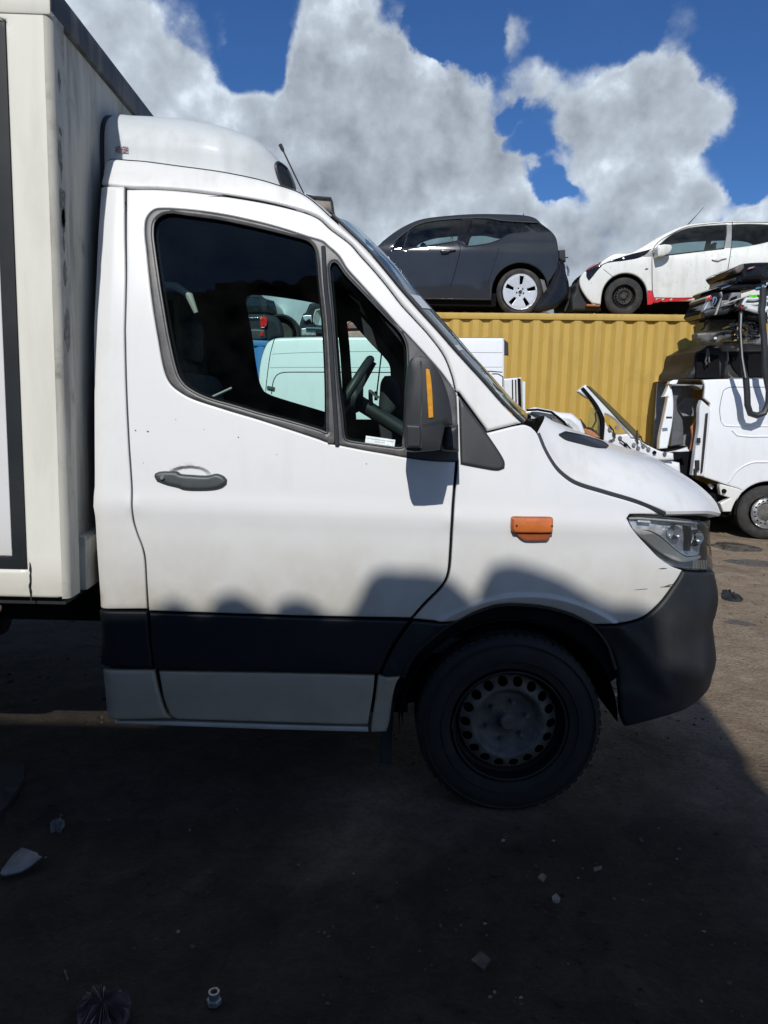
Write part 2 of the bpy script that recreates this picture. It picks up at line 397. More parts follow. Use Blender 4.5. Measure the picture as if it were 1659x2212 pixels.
def dist(Q, P):
    a = P[None]; b = np.roll(P, -1, 0)[None]; q = Q[:, None]
    ab = b-a; t = np.clip(((q-a)*ab).sum(2)/((ab**2).sum(2)+1e-15), 0, 1)
    return np.sqrt((((a+ab*t[..., None])-q)**2).sum(2)).min(1)
def inset(P, g):
    if g == 0: return P
    s = 1 if area(P) > 0 else -1
    a = P-np.roll(P, 1, 0); b = np.roll(P, -1, 0)-P
    a /= np.linalg.norm(a, axis=1)[:, None]+1e-12; b /= np.linalg.norm(b, axis=1)[:, None]+1e-12
    na = np.stack([-a[:, 1], a[:, 0]], 1)*s; nb = np.stack([-b[:, 1], b[:, 0]], 1)*s
    m = na+nb; m /= np.linalg.norm(m, axis=1)[:, None]+1e-12
    k = np.clip(1/np.maximum((m*na).sum(1), .4), 1, 2)
    return P+m*(g*k)[:, None]

def panel(name, loop, surf, mat, parent, holes=(), gap=.003, rnd=.006, skirt=.02, d=0., res=.035, step=.014, fine=(), raw=False, smoothed=True, sharp=35, back=False, kind=None, label=None, hgap=None, rings=None):
    """a sheet bounded by `loop` (and `holes`), laid on the surface surf(u, z, depth), with rolled edges and a skirt"""
    def prep(lp, g):
        P = smooth_loop(lp, True, step, sharp) if smoothed else np.array([p[:2] for p in lp], float)
        return inset(P, g)
    O = prep(loop, gap); H = [prep(h, -(gap if hgap is None else hgap)) for h in holes]
    loops = [O]+H
    def dall(Q): return np.min([dist(Q, l) for l in loops], axis=0)
    def okin(Q):
        k = inside(Q, O)
        for h in H: k &= ~inside(Q, h)
        return k
    cand = []
    for l, sgn in [(O, 1)]+[(h, -1) for h in H]:
        for r in (rnd*.12, rnd*.4, rnd*.8, rnd*1.3) if rnd > 0 else ():
            Q = inset(l, sgn*r); k = okin(Q); Q = Q[k]
            if len(Q): Q = Q[dall(Q) > r*.9]
            if len(Q): cand.append(Q)
    lo, hi = O.min(0), O.max(0)
    gx = np.arange(lo[0], hi[0], res); gy = np.arange(lo[1], hi[1], res)
    X, Y = np.meshgrid(gx+res*.37, gy+res*.41); Q = np.stack([X.ravel(), Y.ravel()], 1)
    for (a, b, c, e, rs) in fine:
        Q = Q[~((Q[:, 0] > a) & (Q[:, 0] < c) & (Q[:, 1] > b) & (Q[:, 1] < e))]
        X, Y = np.meshgrid(np.arange(a, c, rs), np.arange(b, e, rs)); Q = np.concatenate([Q, np.stack([X.ravel(), Y.ravel()], 1)])
    if rings:                                       # close rings of points where the surface is stepped along an arc
        cx, cz, r0, r1 = rings; rr = np.hypot(Q[:, 0]-cx, Q[:, 1]-cz); Q = Q[(rr < r0-.003) | (rr > r1+.003)]
        an = np.linspace(0, math.pi, 260); E_ = np.concatenate([np.stack([cx+r*np.cos(an), cz+r*np.sin(an)], 1) for r in np.arange(r0, r1+.001, .005)])
        E_ = E_[okin(E_)]; E_ = E_[dall(E_) > .004]; cand.append(E_)
    if len(Q):
        Q = Q[okin(Q)]
        if len(Q): Q = Q[dall(Q) > max(rnd*1.7, res*.25)]
        if len(Q): cand.append(Q)
    pts = []; edges = []
    for l in loops:
        k = len(pts); pts += [Vector(p) for p in l]; n = len(l)
        edges += [(k+i, k+(i+1) % n) for i in range(n)]
    nb = len(pts)
    for Q in cand: pts += [Vector(p) for p in Q]
    vo, eo, fo, ov, oe, of = delaunay_2d_cdt(pts, edges, [], 0, 1e-6)
    V2 = np.array([tuple(v) for v in vo]); F = [f for f in fo if len(f) == 3]
    C = np.array([(V2[f[0]]+V2[f[1]]+V2[f[2]])/3 for f in F]); keep = okin(C)
    F = [f for f, k in zip(F, keep) if k]
    D = dall(V2) if rnd > 0 else np.full(len(V2), 9.)
    def roll(x):
        return 0. if x >= rnd or rnd <= 0 else rnd-math.sqrt(max(0, rnd*rnd-(rnd-x)**2))
    V = [surf(p[0], p[1], d+roll(D[i])) for i, p in enumerate(V2)]
    g = G(); g.add(V, F)
    if skirt:
        for l in loops:
            a = [surf(p[0], p[1], d+(rnd if rnd > 0 else 0)) for p in l]; b = [surf(p[0], p[1], d+rnd+skirt) for p in l]
            n = len(l); g.add(a+b, [(i, (i+1) % n, n+(i+1) % n, n+i) for i in range(n)])
    if back: g.add([surf(p[0], p[1], d+skirt+rnd) for p in V2], [tuple(reversed(f)) for f in F])
    me_o = mk(name, g.v, g.f, mat, parent, kind=kind, label=label)
    return me_o

def inverse(surf, px, py, u0=None, z0=None, Y0=None):
    p = at(px, py, Y0 or 3.05)
    u, z = (p.x if u0 is None else u0), (p.z if z0 is None else z0)
    for _ in range(14):
        a = proj(surf(u, z, 0)); ex, ey = px-a[0], py-a[1]
        if abs(ex)+abs(ey) < .02: break
        h = 1e-4; b = proj(surf(u+h, z, 0)); c = proj(surf(u, z+h, 0))
        J = np.array([[(b[0]-a[0])/h, (c[0]-a[0])/h], [(b[1]-a[1])/h, (c[1]-a[1])/h]])
        try: s = np.linalg.solve(J, [ex, ey])
        except Exception: break
        s = np.clip(s, -.25, .25); u += s[0]; z += s[1]
    return (u, z)
KD = 1.8228
def Z(x0, y0, x1, w=1659):                          # points read off an enlarged detail -> picture units
    s = (x1-x0)/w
    return lambda L_: [((x0+p[0]*s)/KD, (y0+p[1]*s)/KD, *p[2:]) for p in L_]
z1 = Z(0, 0, 1300); z3 = Z(2300, 1900, 3024, 1456); z4 = Z(1500, 2300, 2500); z5 = Z(550, 750, 1250, 1475); z6 = Z(1200, 950, 2100)
zC = Z(1400, 750, 2300); zD = Z(2200, 750, 3024); zG = Z(1900, 1250, 3024); zF = Z(950, 1130, 1650); zS = Z(2600, 1000, 3024, 1340)
zH = Z(560, 1780, 960); zI = Z(1960, 1980, 2220); zR = Z(1050, 540, 1350); zL = Z(0, 2200, 700, 1106); zB = Z(1420, 1690, 1600)
zT = Z(300, 2200, 1600); zX = Z(2720, 1000, 3024, 1601); zFl = Z(400, 540, 580)
def tr(surf, L_, **k): return [(*inverse(surf, p[0], p[1], **k), *p[2:]) for p in L_]

def pillow(name, px, Y, th, mat, parent, step=6, r=.03, dent=0., tilt=0., **k):
    """a solid piece with the outline px (picture units at distance Y), thickness th away from the viewer, rolled rims"""
    lo = [(at(p[0], p[1], Y).x, at(p[0], p[1], Y).z, *p[2:]) for p in px]
    a = np.array([q[:2] for q in lo]); size = float(max(np.ptp(a[:, 0]), np.ptp(a[:, 1]))); sm = float(min(np.ptp(a[:, 0]), np.ptp(a[:, 1]))); c = a.mean(0)
    r = min(r, sm*.3); of = random.uniform(0, 50)
    def surf(u, z, d):
        y = Y+d+tilt*(z-c[1])
        if dent: y += dent*(mnoise(Vector((u*2.2+of, z*2.6, 0)))+.5*mnoise(Vector((u*6+of, z*6, 3))))
        return Vector((u, y, z))
    return panel(name, lo, surf, mat, parent, gap=0, rnd=r, skirt=max(th-r, .002), res=max(size/9, .012), step=max(size/36, .004), back=th > .12, **k)
from mathutils.noise import noise as mnoise
def ring_shape(outline, c, ys, scales, close=True):      # loft of scaled copies of an outline in x-z along y
    g = G(); rows = []
    n = len(outline)
    for y, s in zip(ys, scales):
        rows.append([(c[0]+(p[0]-c[0])*s, y, c[1]+(p[1]-c[1])*s) for p in outline])
    k = 0; V = [q for r in rows for q in r]; F = []
    for i in range(len(rows)-1):
        for j in range(n): F.append((i*n+j, i*n+(j+1) % n, (i+1)*n+(j+1) % n, (i+1)*n+j))
    F.append(tuple(range(n))[::-1]); F.append(tuple((len(rows)-1)*n+j for j in range(n)))
    g.add(V, F); return g
def round_body(name, px, Y, th, mat, parent, step=6, r=.03, **k):
    """a solid body with the outline px (picture units at distance Y), thickness th away from the viewer, rounded rims"""
    P = [at(p[0], p[1], Y) for p in smooth_loop(px, True, step)]
    o = np.array([(p.x, p.z) for p in P]); c = o.mean(0); size = max(np.ptp(o[:, 0]), np.ptp(o[:, 1]), .05)
    s = 1-min(.3, 2*r/size)
    g = ring_shape([tuple(q) for q in o], c, [Y, Y+r*.25, Y+r, Y+th-r, Y+th], [s, (1+s)/2+.35*(1-s), 1, 1, s])
    return g.make(name, mat, parent, **k)
def wheel(parent, c, R_, rimR, w, tyre_mat, rim_mat, holes=0, hole_r=.02, hole_at=.16, style='steel', ny=-1, spokes=5):
    """tyre with tread blocks and a rim, axis along y, face towards ny; returns (tyre, rim)"""
    c = Vector(c); s = ny
    wh = thing_part('wheel', parent)
    prof = [(rimR, -w*.30), (rimR+.012, -w*.44), (rimR+(R_-rimR)*.45, -w*.5), (R_-.03, -w*.47), (R_-.008, -w*.40), (R_, -w*.30), (R_+.001, 0), (R_, w*.30), (R_-.008, w*.40), (R_-.03, w*.47), (rimR+(R_-rimR)*.45, w*.5), (rimR+.012, w*.44), (rimR, w*.30)]
    g = G(); n = 72
    k = 0
    pr = []
    for r, h in prof: pr.append((r, h))
    g.lathe(pr, c, n)
    # raised sidewall ribs and tread blocks
    for q in (.33, .80):
        rr = rimR+(R_-rimR)*q
        g.lathe([(rr-.004, s*(w*.5-.004)), (rr, s*(w*.5+.004)), (rr+.004, s*(w*.5-.004))], c, 48)
    for j in range(60):
        a = 2*math.pi*j/60
        for (y0, y1) in ((-w*.36, -w*.14), (-w*.10, w*.10), (w*.14, w*.36)):
            a0, a1 = a, a+2*math.pi/60*.62
            v = []
            for aa in (a0, a1):
                for yy in (y0, y1):
                    for rad in (R_-.006, R_+.0025): v.append(c+Vector((rad*math.cos(aa), yy, rad*math.sin(aa))))
            g.add(v, [(0, 1, 3, 2), (4, 6, 7, 5), (1, 5, 7, 3), (0, 2, 6, 4), (0, 4, 5, 1), (2, 3, 7, 6)])
    t = g.make('tyre', tyre_mat, wh)
    return wh
def thing_part(name, parent):
    o = bpy.data.objects.new(name, None); COL.objects.link(o); o.parent = parent; INV[o.name] = INV[parent.name]; o.empty_display_size = .1
    return o
def disc(name, c, rad, depth, mat, parent, holes=(), ny=-1, r0=0., n=64, rings=14, skirt=.012, res=None):
    """round sheet facing ny whose depth follows depth(r); holes: list of loops in local x-z"""
    def surf(u, z, d):
        r = math.hypot(u, z); return Vector((c[0]+u, c[1]-ny*(depth(r)+d), c[2]+z))
    lo = [(rad*math.cos(2*math.pi*i/n), rad*math.sin(2*math.pi*i/n)) for i in range(n)]
    hs = list(holes)
    if r0: hs.append([(r0*math.cos(2*math.pi*i/32), r0*math.sin(2*math.pi*i/32)) for i in range(32)])
    return panel(name, lo, surf, mat, parent, holes=hs, gap=0, rnd=.0015, skirt=skirt, res=res or rad/rings, step=1, smoothed=False)
def circ(cx, cz, r, n=14): return [(cx+r*math.cos(2*math.pi*i/n), cz+r*math.sin(2*math.pi*i/n)) for i in range(n)]
from mathutils.bvhtree import BVHTree
def caster(rows):
    """finds where the sight line through a picture point meets a gridded surface"""
    m = len(rows[0]); V = [Vector(q) for r in rows for q in r]
    F = [(i*m+j, i*m+j+1, (i+1)*m+j+1, (i+1)*m+j) for i in range(len(rows)-1) for j in range(m-1)]
    t = BVHTree.FromPolygons(V, F)
    def f(px, py, off=0.):
        d = raydir(px, py).normalized(); h = t.ray_cast(CAM, d)
        if h[0] is None: return None
        n = h[1] if h[1].dot(d) < 0 else -h[1]
        return h[0]+n*off
    return f
def decal_on(rows, loop, off, step=3):
    f = caster(rows); P = smooth_loop(loop, True, step); c = P.mean(0); out = []
    for k in (1., .66, .33):
        ring = []
        for p in P:
            q = None; s = k
            while q is None and s > .05: q = f(*(c+(p-c)*s), off); s -= .03
            ring.append(q)
        out.append(ring)
    cc = f(c[0], c[1], off); n = len(P); g = G(); g.add([v for r in out for v in r]+[cc], [(a*n+i, a*n+(i+1) % n, (a+1)*n+(i+1) % n, (a+1)*n+i) for a in (0, 1) for i in range(n)]+[(2*n+i, 2*n+(i+1) % n, 3*n) for i in range(n)])
    return g, out[0]
def interp(xs, ys):
    return lambda x: float(np.interp(x, xs, ys))
# =================================================================== the truck
YC = 4.01
TRUCK = thing('refrigerated_truck', 'white refrigerated box truck seen side-on, black cladding, filling the foreground', 'truck', (-1.0, YC, 0))
_tz = interp([0, .30, .38, .50, .75, 1.0, 1.18, 1.30, 1.45, 1.7, 1.95, 2.2, 2.38, 2.48, 2.55, 2.60], [.09, .075, .055, .03, .008, 0, .008, .022, .045, .085, .125, .175, .215, .25, .29, .34])
_tzs = [ _tz(z/100) for z in range(0, 300) ]
_k = np.convolve(np.pad(_tzs, 9, mode='edge'), np.ones(19)/19, mode='valid')
def tz(z): return float(np.interp(z*100, np.arange(len(_k)), _k))
RC = .045
def plan(u):
    if u < -1.03:
        ph = min((-1.03-u)/RC, math.pi/2); extra = max(0., (-1.03-u)-RC*math.pi/2)
        return (-1.03-RC*math.sin(ph), 3.0+RC*(1-math.cos(ph))+extra, math.sin(ph), math.cos(ph))   # inward = (+sin, +cos)
    if u <= 1.0: return (u, 3.0, 0., 1.)
    t = (u-1.0)/.52
    if t < math.pi/2: return (1+.54*math.sin(t), 3.5-.5*math.cos(t), -math.sin(t), math.cos(t))
    y = 3.5+(u-1-.52*math.pi/2); q = (y-3.5)/.51
    return (1.54+.06*(1-(1-q)**2) if q <= 1 else 1.6-.06*(q-1)**2, y, -1., 0.)
WC = at(1102.6, 1572, 3.0); WX, WZ = WC.x, WC.z
FR = .638; _ac = at(1128.8, 1605.7, 3.0); ACX, ACZ = _ac.x, _ac.z
def bump(u, z):
    b = 0.
 
    r = math.hypot(u-ACX, z-ACZ)
    if r < FR and z > .45:                                                  # pressed wheel-arch lip, turned slightly downwards
        e = FR-r; q = min(1., e/.018); b += .016*q*q*(3-2*q)-.42*max(0., min(e-.016, .06))
    if z < 1.25 and u < 1.2:                                                # waist crease along door and wing
        zz = 1.175-.02*(u+1)
        b += .008*math.exp(-((z-zz)/.04)**2)
    if u > 1.15 and z < .93:                                                # bulges of the bumper corner
        b += .014*(1-math.cos(min(1, (u-1.15)/.3)*math.pi))/2*(math.exp(-((z-.80)/.075)**2)-math.exp(-((z-.665)/.05)**2)+math.exp(-((z-.50)/.06)**2)*1.1)
    hx = (u-HX)/.083; hz = (z-HZ-.005)/.041
    q = hx*hx+hz*hz
    if q < 1: b -= .017*min(1, (1-q)*2.2)
    return b
HC = at(*zH([(770, 425)])[0], 3.0); HX, HZ = HC.x, HC.z
_ke = []
for (px, py, y) in ((216, 1440, 3.04), (215, 1318, 3.03), (212, 1260, 3.03), (207, 1150, 3.04), (203, 1000, 3.06), (202, 850, 3.10), (201, 713, 3.14), (205, 602, 3.17), (210, 516, 3.21), (215, 450, 3.24), (219, 405, 3.27)):
    q = at(px, py, y); _ke.append((q.z, q.x+1.075))
_ke.sort(); _kx = [a for a, b in _ke]; _kv = [b for a, b in _ke]
def S(u, z, d):
    x, y, nx, ny = plan(u); t = d-bump(u, z); q = tz(z)
    if u > 1.0: e = min(1, (u-1)/.3); q *= 1-e*e*(3-2*e)*(z < 1.0); t -= .052*e*min(1, max(0, (1.05-z)/.35))
    x += nx*t+(nx*q if u > 1.0 else 0); y += ny*t+(ny*q if u > 1.0 else q); t = 0
    w = min(1, max(0, (-.60-u)/.43)); x += (w*w*(3-2*w))*float(np.interp(z, _kx, _kv))
    return Vector((x+nx*t, y+ny*t, z))
def T(L_, **k): return tr(S, L_, **k)
GAPF = T(z6([(330, 20), (400, 100), (500, 210), (600, 330), (700, 460), (800, 570), (900, 680), (1010, 830), (1070, 980), (1095, 1090)]))   # door frame / pillar joint
TOPJ = T(z1([(632, 945), (800, 950), (1000, 967), (1300, 1012), (1500, 1058), (1600, 1097)]))
ARCH = T(z4([(1375, 262), (1250, 200), (1100, 155), (900, 133), (750, 140), (600, 190), (480, 247)]))
# -- rear corner panel of the cab
zr = lambda y: S(-1.10, 1, 0)
rear_l = []
def rear_edge(pys): return [(-1.03-RC*math.pi/2-.03, at(214, y, 3.03).z) for y in pys]
ZSEAM = T([(270, 402)])[0][1]+.008; top_r = (-1.1, ZSEAM-.006)
pillar = rear_edge([1316, 1000, 700, 450]) + [(-1.13, top_r[1])] + T([(270, 402.5), (272, 600), (272, 830), (278, 960), (284, 1050), (287, 1120), (295, 1150), (308, 1185), (313, 1210), (316, 1260), (319, 1317)])
panel('rear_pillar_panel', pillar, S, 'white', TRUCK, sharp=30, res=.04)
# -- roof rail and windscreen pillar in one pressing
SCR = z6([(1585, 1322), (1450, 1192), (1300, 1022), (1100, 802), (960, 642), (850, 522), (700, 352), (600, 230), (500, 112), (390, 0)])
ROOFE = z1([(1659, 1085), (1600, 1030), (1550, 990), (1490, 957), (1400, 927), (1300, 897), (1100, 857), (900, 830), (730, 807), (650, 801), (575, 797), (545, 820), (530, 865)])
roofp = [(-1.125, ZSEAM)] + TOPJ + T([(713, 494)]) + GAPF + T([(990, 848)]) + T([(1052.6, 933.4)]) + T(SCR) + T(ROOFE[:-3]) + [(-1.05, 2.548), (-1.085, 2.535), (-1.11, 2.505), (-1.125, 2.46)]
roofp = [(*p[:2], 'c') if i in (0, 1+len(TOPJ)+1+len(GAPF), 2+len(TOPJ)+1+len(GAPF), 3+len(TOPJ)+1+len(GAPF)) else p for i, p in enumerate(roofp)]
panel('pillar_and_roof_rail', roofp, S, 'white_roof', TRUCK, sharp=40, res=.04, rnd=.012)
# -- roof skin
er = [(-1.11, 2.505), (-1.085, 2.535), (-1.05, 2.548)]+T(ROOFE[:-3][::-1])
rows = []
for p in smooth_loop(er, False, .03):
    e = S(p[0], p[1], .006); row = []
    for j in range(25):
        t = -1+2*j/24; y = YC+(YC-e.y)*t
        row.append((e.x+.05*(1-t*t)*max(0, (e.x+.5)), y, e.z+.085*(1-abs(t)**2.2)))
    rows.append(row)
G().grid(rows).make('roof_skin', 'white_roof', TRUCK)
# -- windscreen
rows = []
scr = T(SCR)[::-1]; e0 = T([(716, 466)])[0]
sl_ = smooth_loop([e0]+scr, False, .03)
for i, p in enumerate(sl_):
    e = S(p[0], p[1], .004); row = []; f = i/len(sl_)
    for j in range(25):
        t = -1+2*j/24; b = .165*(1-abs(t)**2.4)
        row.append((e.x+b*.78, YC+(YC-e.y)*t, e.z+b*.30))
    rows.append(row)
ws = G().grid(rows).make('windscreen', 'glass_screen', TRUCK)
g = G()
for side in (0, -1):                                   # black bonded rim with its rubber
    for k in (0, -1):
        pass
near = [Vector(r[0])+Vector((.004, .002, .004)) for r in rows]
G().tube([Vector((p.x, 2*YC-p.y, p.z)) for p in near], .008, 6).make('screen_seal', 'plastic', ws)
g.tube(near, .008, 6)
g.make('screen_seal', 'plastic', ws)
# faded tax/permit paper and torn sticker on the screen
def on_screen(i, t, off=.003):
    i = min(len(rows)-1, max(0, i)); b = .165*(1-abs(t)**2.4); e = rows[int(i)][0]
    return Vector((e[0]+b*.78+off*.7, YC+(YC-e[1])*t, e[2]+b*.30+off*.7))
for (a, b2, t0, t1) in ((.36, .44, -.93, -.72), (.60, .63, -.95, -.85)):
    n0, n1 = int(a*len(rows)), int(b2*len(rows)); gg = G()
    gg.grid([[on_screen(i, t0+(t1-t0)*j/6) for j in range(7)] for i in range(n0, n1+1)]).make('screen_sticker', 'decal_white', ws)

# -- door : white skin with window opening
WOUT = z5([(150, 150, 's'), (400, 160), (700, 200), (1000, 265), (1200, 320), (1400, 385)]) + [(697, 521), (709, 531)] + z6([(250, 105), (310, 200), (400, 300), (500, 410), (600, 520), (690, 622), (760, 692), (885, 828), (1000, 960), (1085, 1080, 'c')])
WLOW = z6([(820, 1585), (600, 1547), (400, 1512), (165, 1462)]) + z5([(1475, 2062), (1000, 1907), (700, 1817), (430, 1727), (290, 1642), (230, 1570), (190, 1450), (145, 1200), (105, 950), (75, 700), (55, 500), (40, 340), (50, 240), (90, 180)])
DFRONT = T([(996, 996, 'c'), (985, 1000, 'c'), (980, 1060), (976, 1120), (972, 1190), (968, 1235), (960, 1257), (945, 1275), (915, 1305), (888, 1336, 'c')])
DREAR = T([(320, 1321, 'c'), (316, 1260), (313, 1210), (308, 1185), (295, 1150), (287, 1120), (284, 1050), (278, 960), (272, 830), (272, 600), (272, 408, 'c')])
GTOP = [TOPJ[i] for i in range(1, len(TOPJ))] + T([(713, 494)]) + GAPF
BLKB = T(z6([(1100, 1602), (820, 1592)]))
# the upper door skin: everything between joints; its hole is the black window surround
door_loop = GTOP + T(z6([(1095, 1090)]))[:0] + T([(990, 848, 'c')]) + DFRONT + T([(700, 1333), (500, 1327)]) + DREAR
hole = T(WOUT) + T(z6([(1100, 1120), (1118, 1602, 'c')])) + T(z6([(990, 1600)])) + T(WLOW)
hole = [p if len(p) > 2 and p[2] == 'c' else (*p[:2], 's') for p in hole]
DOOR = panel('door', door_loop, S, 'white', TRUCK, holes=[hole], res=.035, sharp=42, fine=[(HX-.095, HZ-.050, HX+.095, HZ+.050, .0045)], gap=.003, hgap=.0, rnd=.006)
# -- black window surround with two openings
GL1 = z5([(130, 245), (110, 350), (125, 500), (160, 750), (200, 1000), (245, 1250), (290, 1450), (330, 1560), (400, 1640), (560, 1722), (800, 1792), (1000, 1852), (1200, 1904)]) + [(686, 928), (707, 936, 'c'), (706, 819), (700, 700), (691, 610), (684, 545)] + z5([(1415, 425), (1300, 385), (1000, 310), (700, 245), (400, 202), (225, 187)])
GL2 = z6([(178, 190), (190, 158), (215, 147), (240, 160), (300, 245), (400, 350), (500, 455), (600, 560), (690, 655), (732, 730), (745, 800), (745, 1000), (742, 1250), (735, 1400), (722, 1485), (700, 1500), (640, 1495), (440, 1468), (330, 1452), (297, 1440), (285, 1410), (270, 1250), (250, 1100), (225, 800), (205, 500)])
GL1 = [p if len(p) > 2 else (*p[:2], 's') for p in GL1]; GL2 = [(*p[:2], 's') for p in GL2]
surround = panel('window_surround', hole, S, 'seal', DOOR, holes=[T(GL1), T(GL2)], gap=-.001, hgap=.0, rnd=.009, skirt=.03, d=-.002, res=.03, sharp=42, step=.012)
# raised rubber lips around the glass and the central divider channel
def lip(loop, r, off, name, mat, par, closed=True, surf=S):
    P = smooth_loop(loop, closed, .02); pts = [surf(p[0], p[1], off) for p in P]
    if closed: pts += pts[:2]
    return G().tube(pts, r, 6, cap=not closed).make(name, mat, par)
lip(T(GL1), .0045, .0, 'window_rubber', 'seal', DOOR)
lip(T(GL2), .004, .0, 'window_rubber', 'plastic', DOOR)
g = G()
P = [S(*p, -.006) for p in [q[:2] for q in smooth_loop(T(z6([(135, 40), (150, 300), (180, 600), (205, 1000), (222, 1250), (235, 1480)])), False, .03)]]
g.tube(P, .009, 8, flat=1.0); g.make('window_divider', 'plastic', DOOR)
Pc = T(z6([(195, 1430)]))[0]; c = S(*Pc, -.008); G().box((c.x-.016, c.y-.004, c.z-.02), (c.x+.012, c.y+.01, c.z+.008), bev=.003).make('divider_clip', 'steel', DOOR)
panel('window_glass', T(GL1), S, 'glass_cab', DOOR, gap=-.006, rnd=0, skirt=0, d=.016, res=.06)
panel('quarter_glass', T(GL2), S, 'glass_quarter', DOOR, gap=-.006, rnd=0, skirt=0, d=.014, res=.06)
# sticker low in the quarter glass, two lines of small print
def Sg(u, z, d): return S(u, z, d+.0125)
lb = tr(Sg, zB([(195, 235), (1260, 385), (1225, 640), (160, 495)]))
panel('window_label', [(*p[:2], 'c') for p in lb], Sg, 'label', DOOR, gap=0, rnd=0, skirt=0, res=.02)
A, B_, C_, D_ = [np.array(p[:2]) for p in lb]
def bil(s, t): return (A*(1-s)+B_*s)*(1-t)+(D_*(1-s)+C_*s)*t
def text_on(name, body, f, mat, parent, height, squeeze=1.0):
    """turns a line of lettering into flat mesh laid out by f(s, t): s along the line in metres, t up"""
    cu = bpy.data.curves.new(name, 'FONT'); cu.body = body; cu.size = 1.0; cu.align_x = 'CENTER'; cu.resolution_u = 2
    o = bpy.data.objects.new('tmp', cu); COL.objects.link(o); dg = bpy.context.evaluated_depsgraph_get(); dg.update()
    me = bpy.data.meshes.new_from_object(o.evaluated_get(dg)); v = [f(q.co.x*height*squeeze, q.co.y*height) for q in me.vertices]; fc = [tuple(p.vertices) for p in me.polygons]
    bpy.data.objects.remove(o); bpy.data.meshes.remove(me)
    return mk(name, v, fc, mat, parent, smooth=False)
def lf(cs, ct):
    o = bil(cs, ct); ex = (B_-A)/np.linalg.norm(B_-A); ez = np.array([-ex[1], ex[0]])
    return lambda s, t: Sg(*(o+ex*s+ez*t), -.0012)
text_on('label_print', 'Our Tools have been removed "Removed"', lf(.5, .38), 'ink', DOOR, .0062, .98)
text_on('label_print', 'from this vehicle', lf(.5, .70), 'ink', DOOR, .0062, .98)
# -- door handle
hg = T(zH([(145, 400), (152, 350), (230, 318), (400, 310), (560, 315), (620, 348), (800, 365), (1080, 378), (1210, 350), (1330, 388), (1388, 450), (1380, 510), (1300, 570), (1150, 608), (850, 618), (650, 603), (560, 570), (350, 520), (180, 460)]))
def Sh(u, z, d):
    x, y, nx, ny = plan(u); return Vector((x, y+tz(z)+d, z))
hd = panel('door_handle', hg, Sh, 'handle', DOOR, gap=0, rnd=.012, skirt=.012, d=-.016, res=.008, step=.006)
G().lathe([(.0001, -.0275), (.006, -.0275), (.0075, -.026), (.0075, -.012)], (S(*T(zH([(352, 408)]))[0][:2], 0)), 20).make('lock', 'silver', DOOR)
# paint chips on the door, one by one
for (x, y, w, h, a) in ((440, 775, 9, 3, .4), (1205, 808, 16, 9, .2)): pass
def chip(px, py, r, name='paint_chip', mat='stone_dark', par=None, surf=S):
    u, z = T([(px, py)])[0]; n = random.randint(5, 8); r *= .6
    lo = [(u+r*random.uniform(.5, 1)*math.cos(2*math.pi*i/n), z+r*random.uniform(.4, .9)*math.sin(2*math.pi*i/n)) for i in range(n)]
    panel(name, lo, surf, mat, par or DOOR, gap=0, rnd=0, skirt=0, d=-.0012, res=.01, smoothed=False)
for (x, y, r) in z5([(68, 2000, .008), (535, 1983, .004), (820, 2047, .006), (300, 1900, .004)]): chip(x, y, r)
for (x, y, r) in ((293, 930, .007), (320, 932, .006), (598, 982, .004), (310, 1000, .004)): chip(x, y, r)
for (x, y, r) in z6([(447, 1616, .006)]): chip(x, y, r)
# -- black cladding strips
TR1 = T([(198, 1319, 'c'), (319, 1320, 'c'), (324, 1380), (332, 1443, 'c'), (200, 1440, 'c')])
TR1 = [(-1.115, TR1[0][1], 'c')]+TR1[1:4]+[(-1.115, TR1[4][1], 'c')]
panel('cladding_strip', TR1, S, 'trim', TRUCK, d=-.006, rnd=.008)
TR2 = T([(322, 1323, 'c'), (500, 1328), (700, 1335), (886, 1340, 'c'), (862, 1372), (840, 1408), (826, 1440), (820, 1455, 'c'), (333, 1447, 'c'), (326, 1390)])
panel('cladding_strip', TR2, S, 'trim', DOOR, d=-.007, rnd=.008)
TR3 = T([(890, 1341, 'c'), (983, 1346, 'c')]) + T(z4([(420, 285), (300, 382), (220, 462), (170, 545), (145, 601, 'c')])) + T([(823, 1460, 'c'), (829, 1440), (843, 1410), (865, 1375)])
panel('cladding_strip', TR3, S, 'trim', TRUCK, d=-.006, rnd=.008)
# -- lower white-grey panels
LW1 = T([(217, 1443, 'c'), (333, 1448, 'c'), (338, 1475), (345, 1503), (358, 1542), (371, 1555, 'c'), (241, 1556), (228, 1535), (219, 1500)])
LW1 = [(-1.115, LW1[0][1], 'c')]+LW1[1:6]+[(-1.05, LW1[6][1]), (-1.10, LW1[6][1]+.03)]
panel('lower_corner_panel', LW1, S, 'lowgrey', TRUCK, d=.0, rnd=.012)
LW2 = T([(340, 1450, 'c'), (600, 1454), (811, 1459, 'c'), (807, 1500), (796, 1567), (780, 1569), (600, 1564), (378, 1557), (365, 1548), (352, 1515), (345, 1480)])
panel('lower_door_skin', LW2, S, 'lowgrey', DOOR, d=.004, rnd=.010)
LW3 = T([(815, 1460, 'c'), (868, 1461, 'c'), (856, 1482), (848, 1520), (843, 1560), (836, 1584), (800, 1585, 'c'), (800, 1570), (808, 1520)])
panel('front_sill_panel', LW3, S, 'lowgrey', TRUCK, d=.004, rnd=.010)
SI = T([(241, 1558), (400, 1561), (600, 1567), (797, 1572, 'c'), (797, 1585, 'c'), (600, 1580), (400, 1573), (246, 1567)])
panel('sill_strip', SI, S, 'white', TRUCK, d=.008, rnd=.006, skirt=.06)
for yy in (3.10, 2*YC-3.22):
    g = G(); g.box((-1.0, yy, .305), (WX-.42, yy+.12, .36)); g.make('sill_underside', 'void', TRUCK)
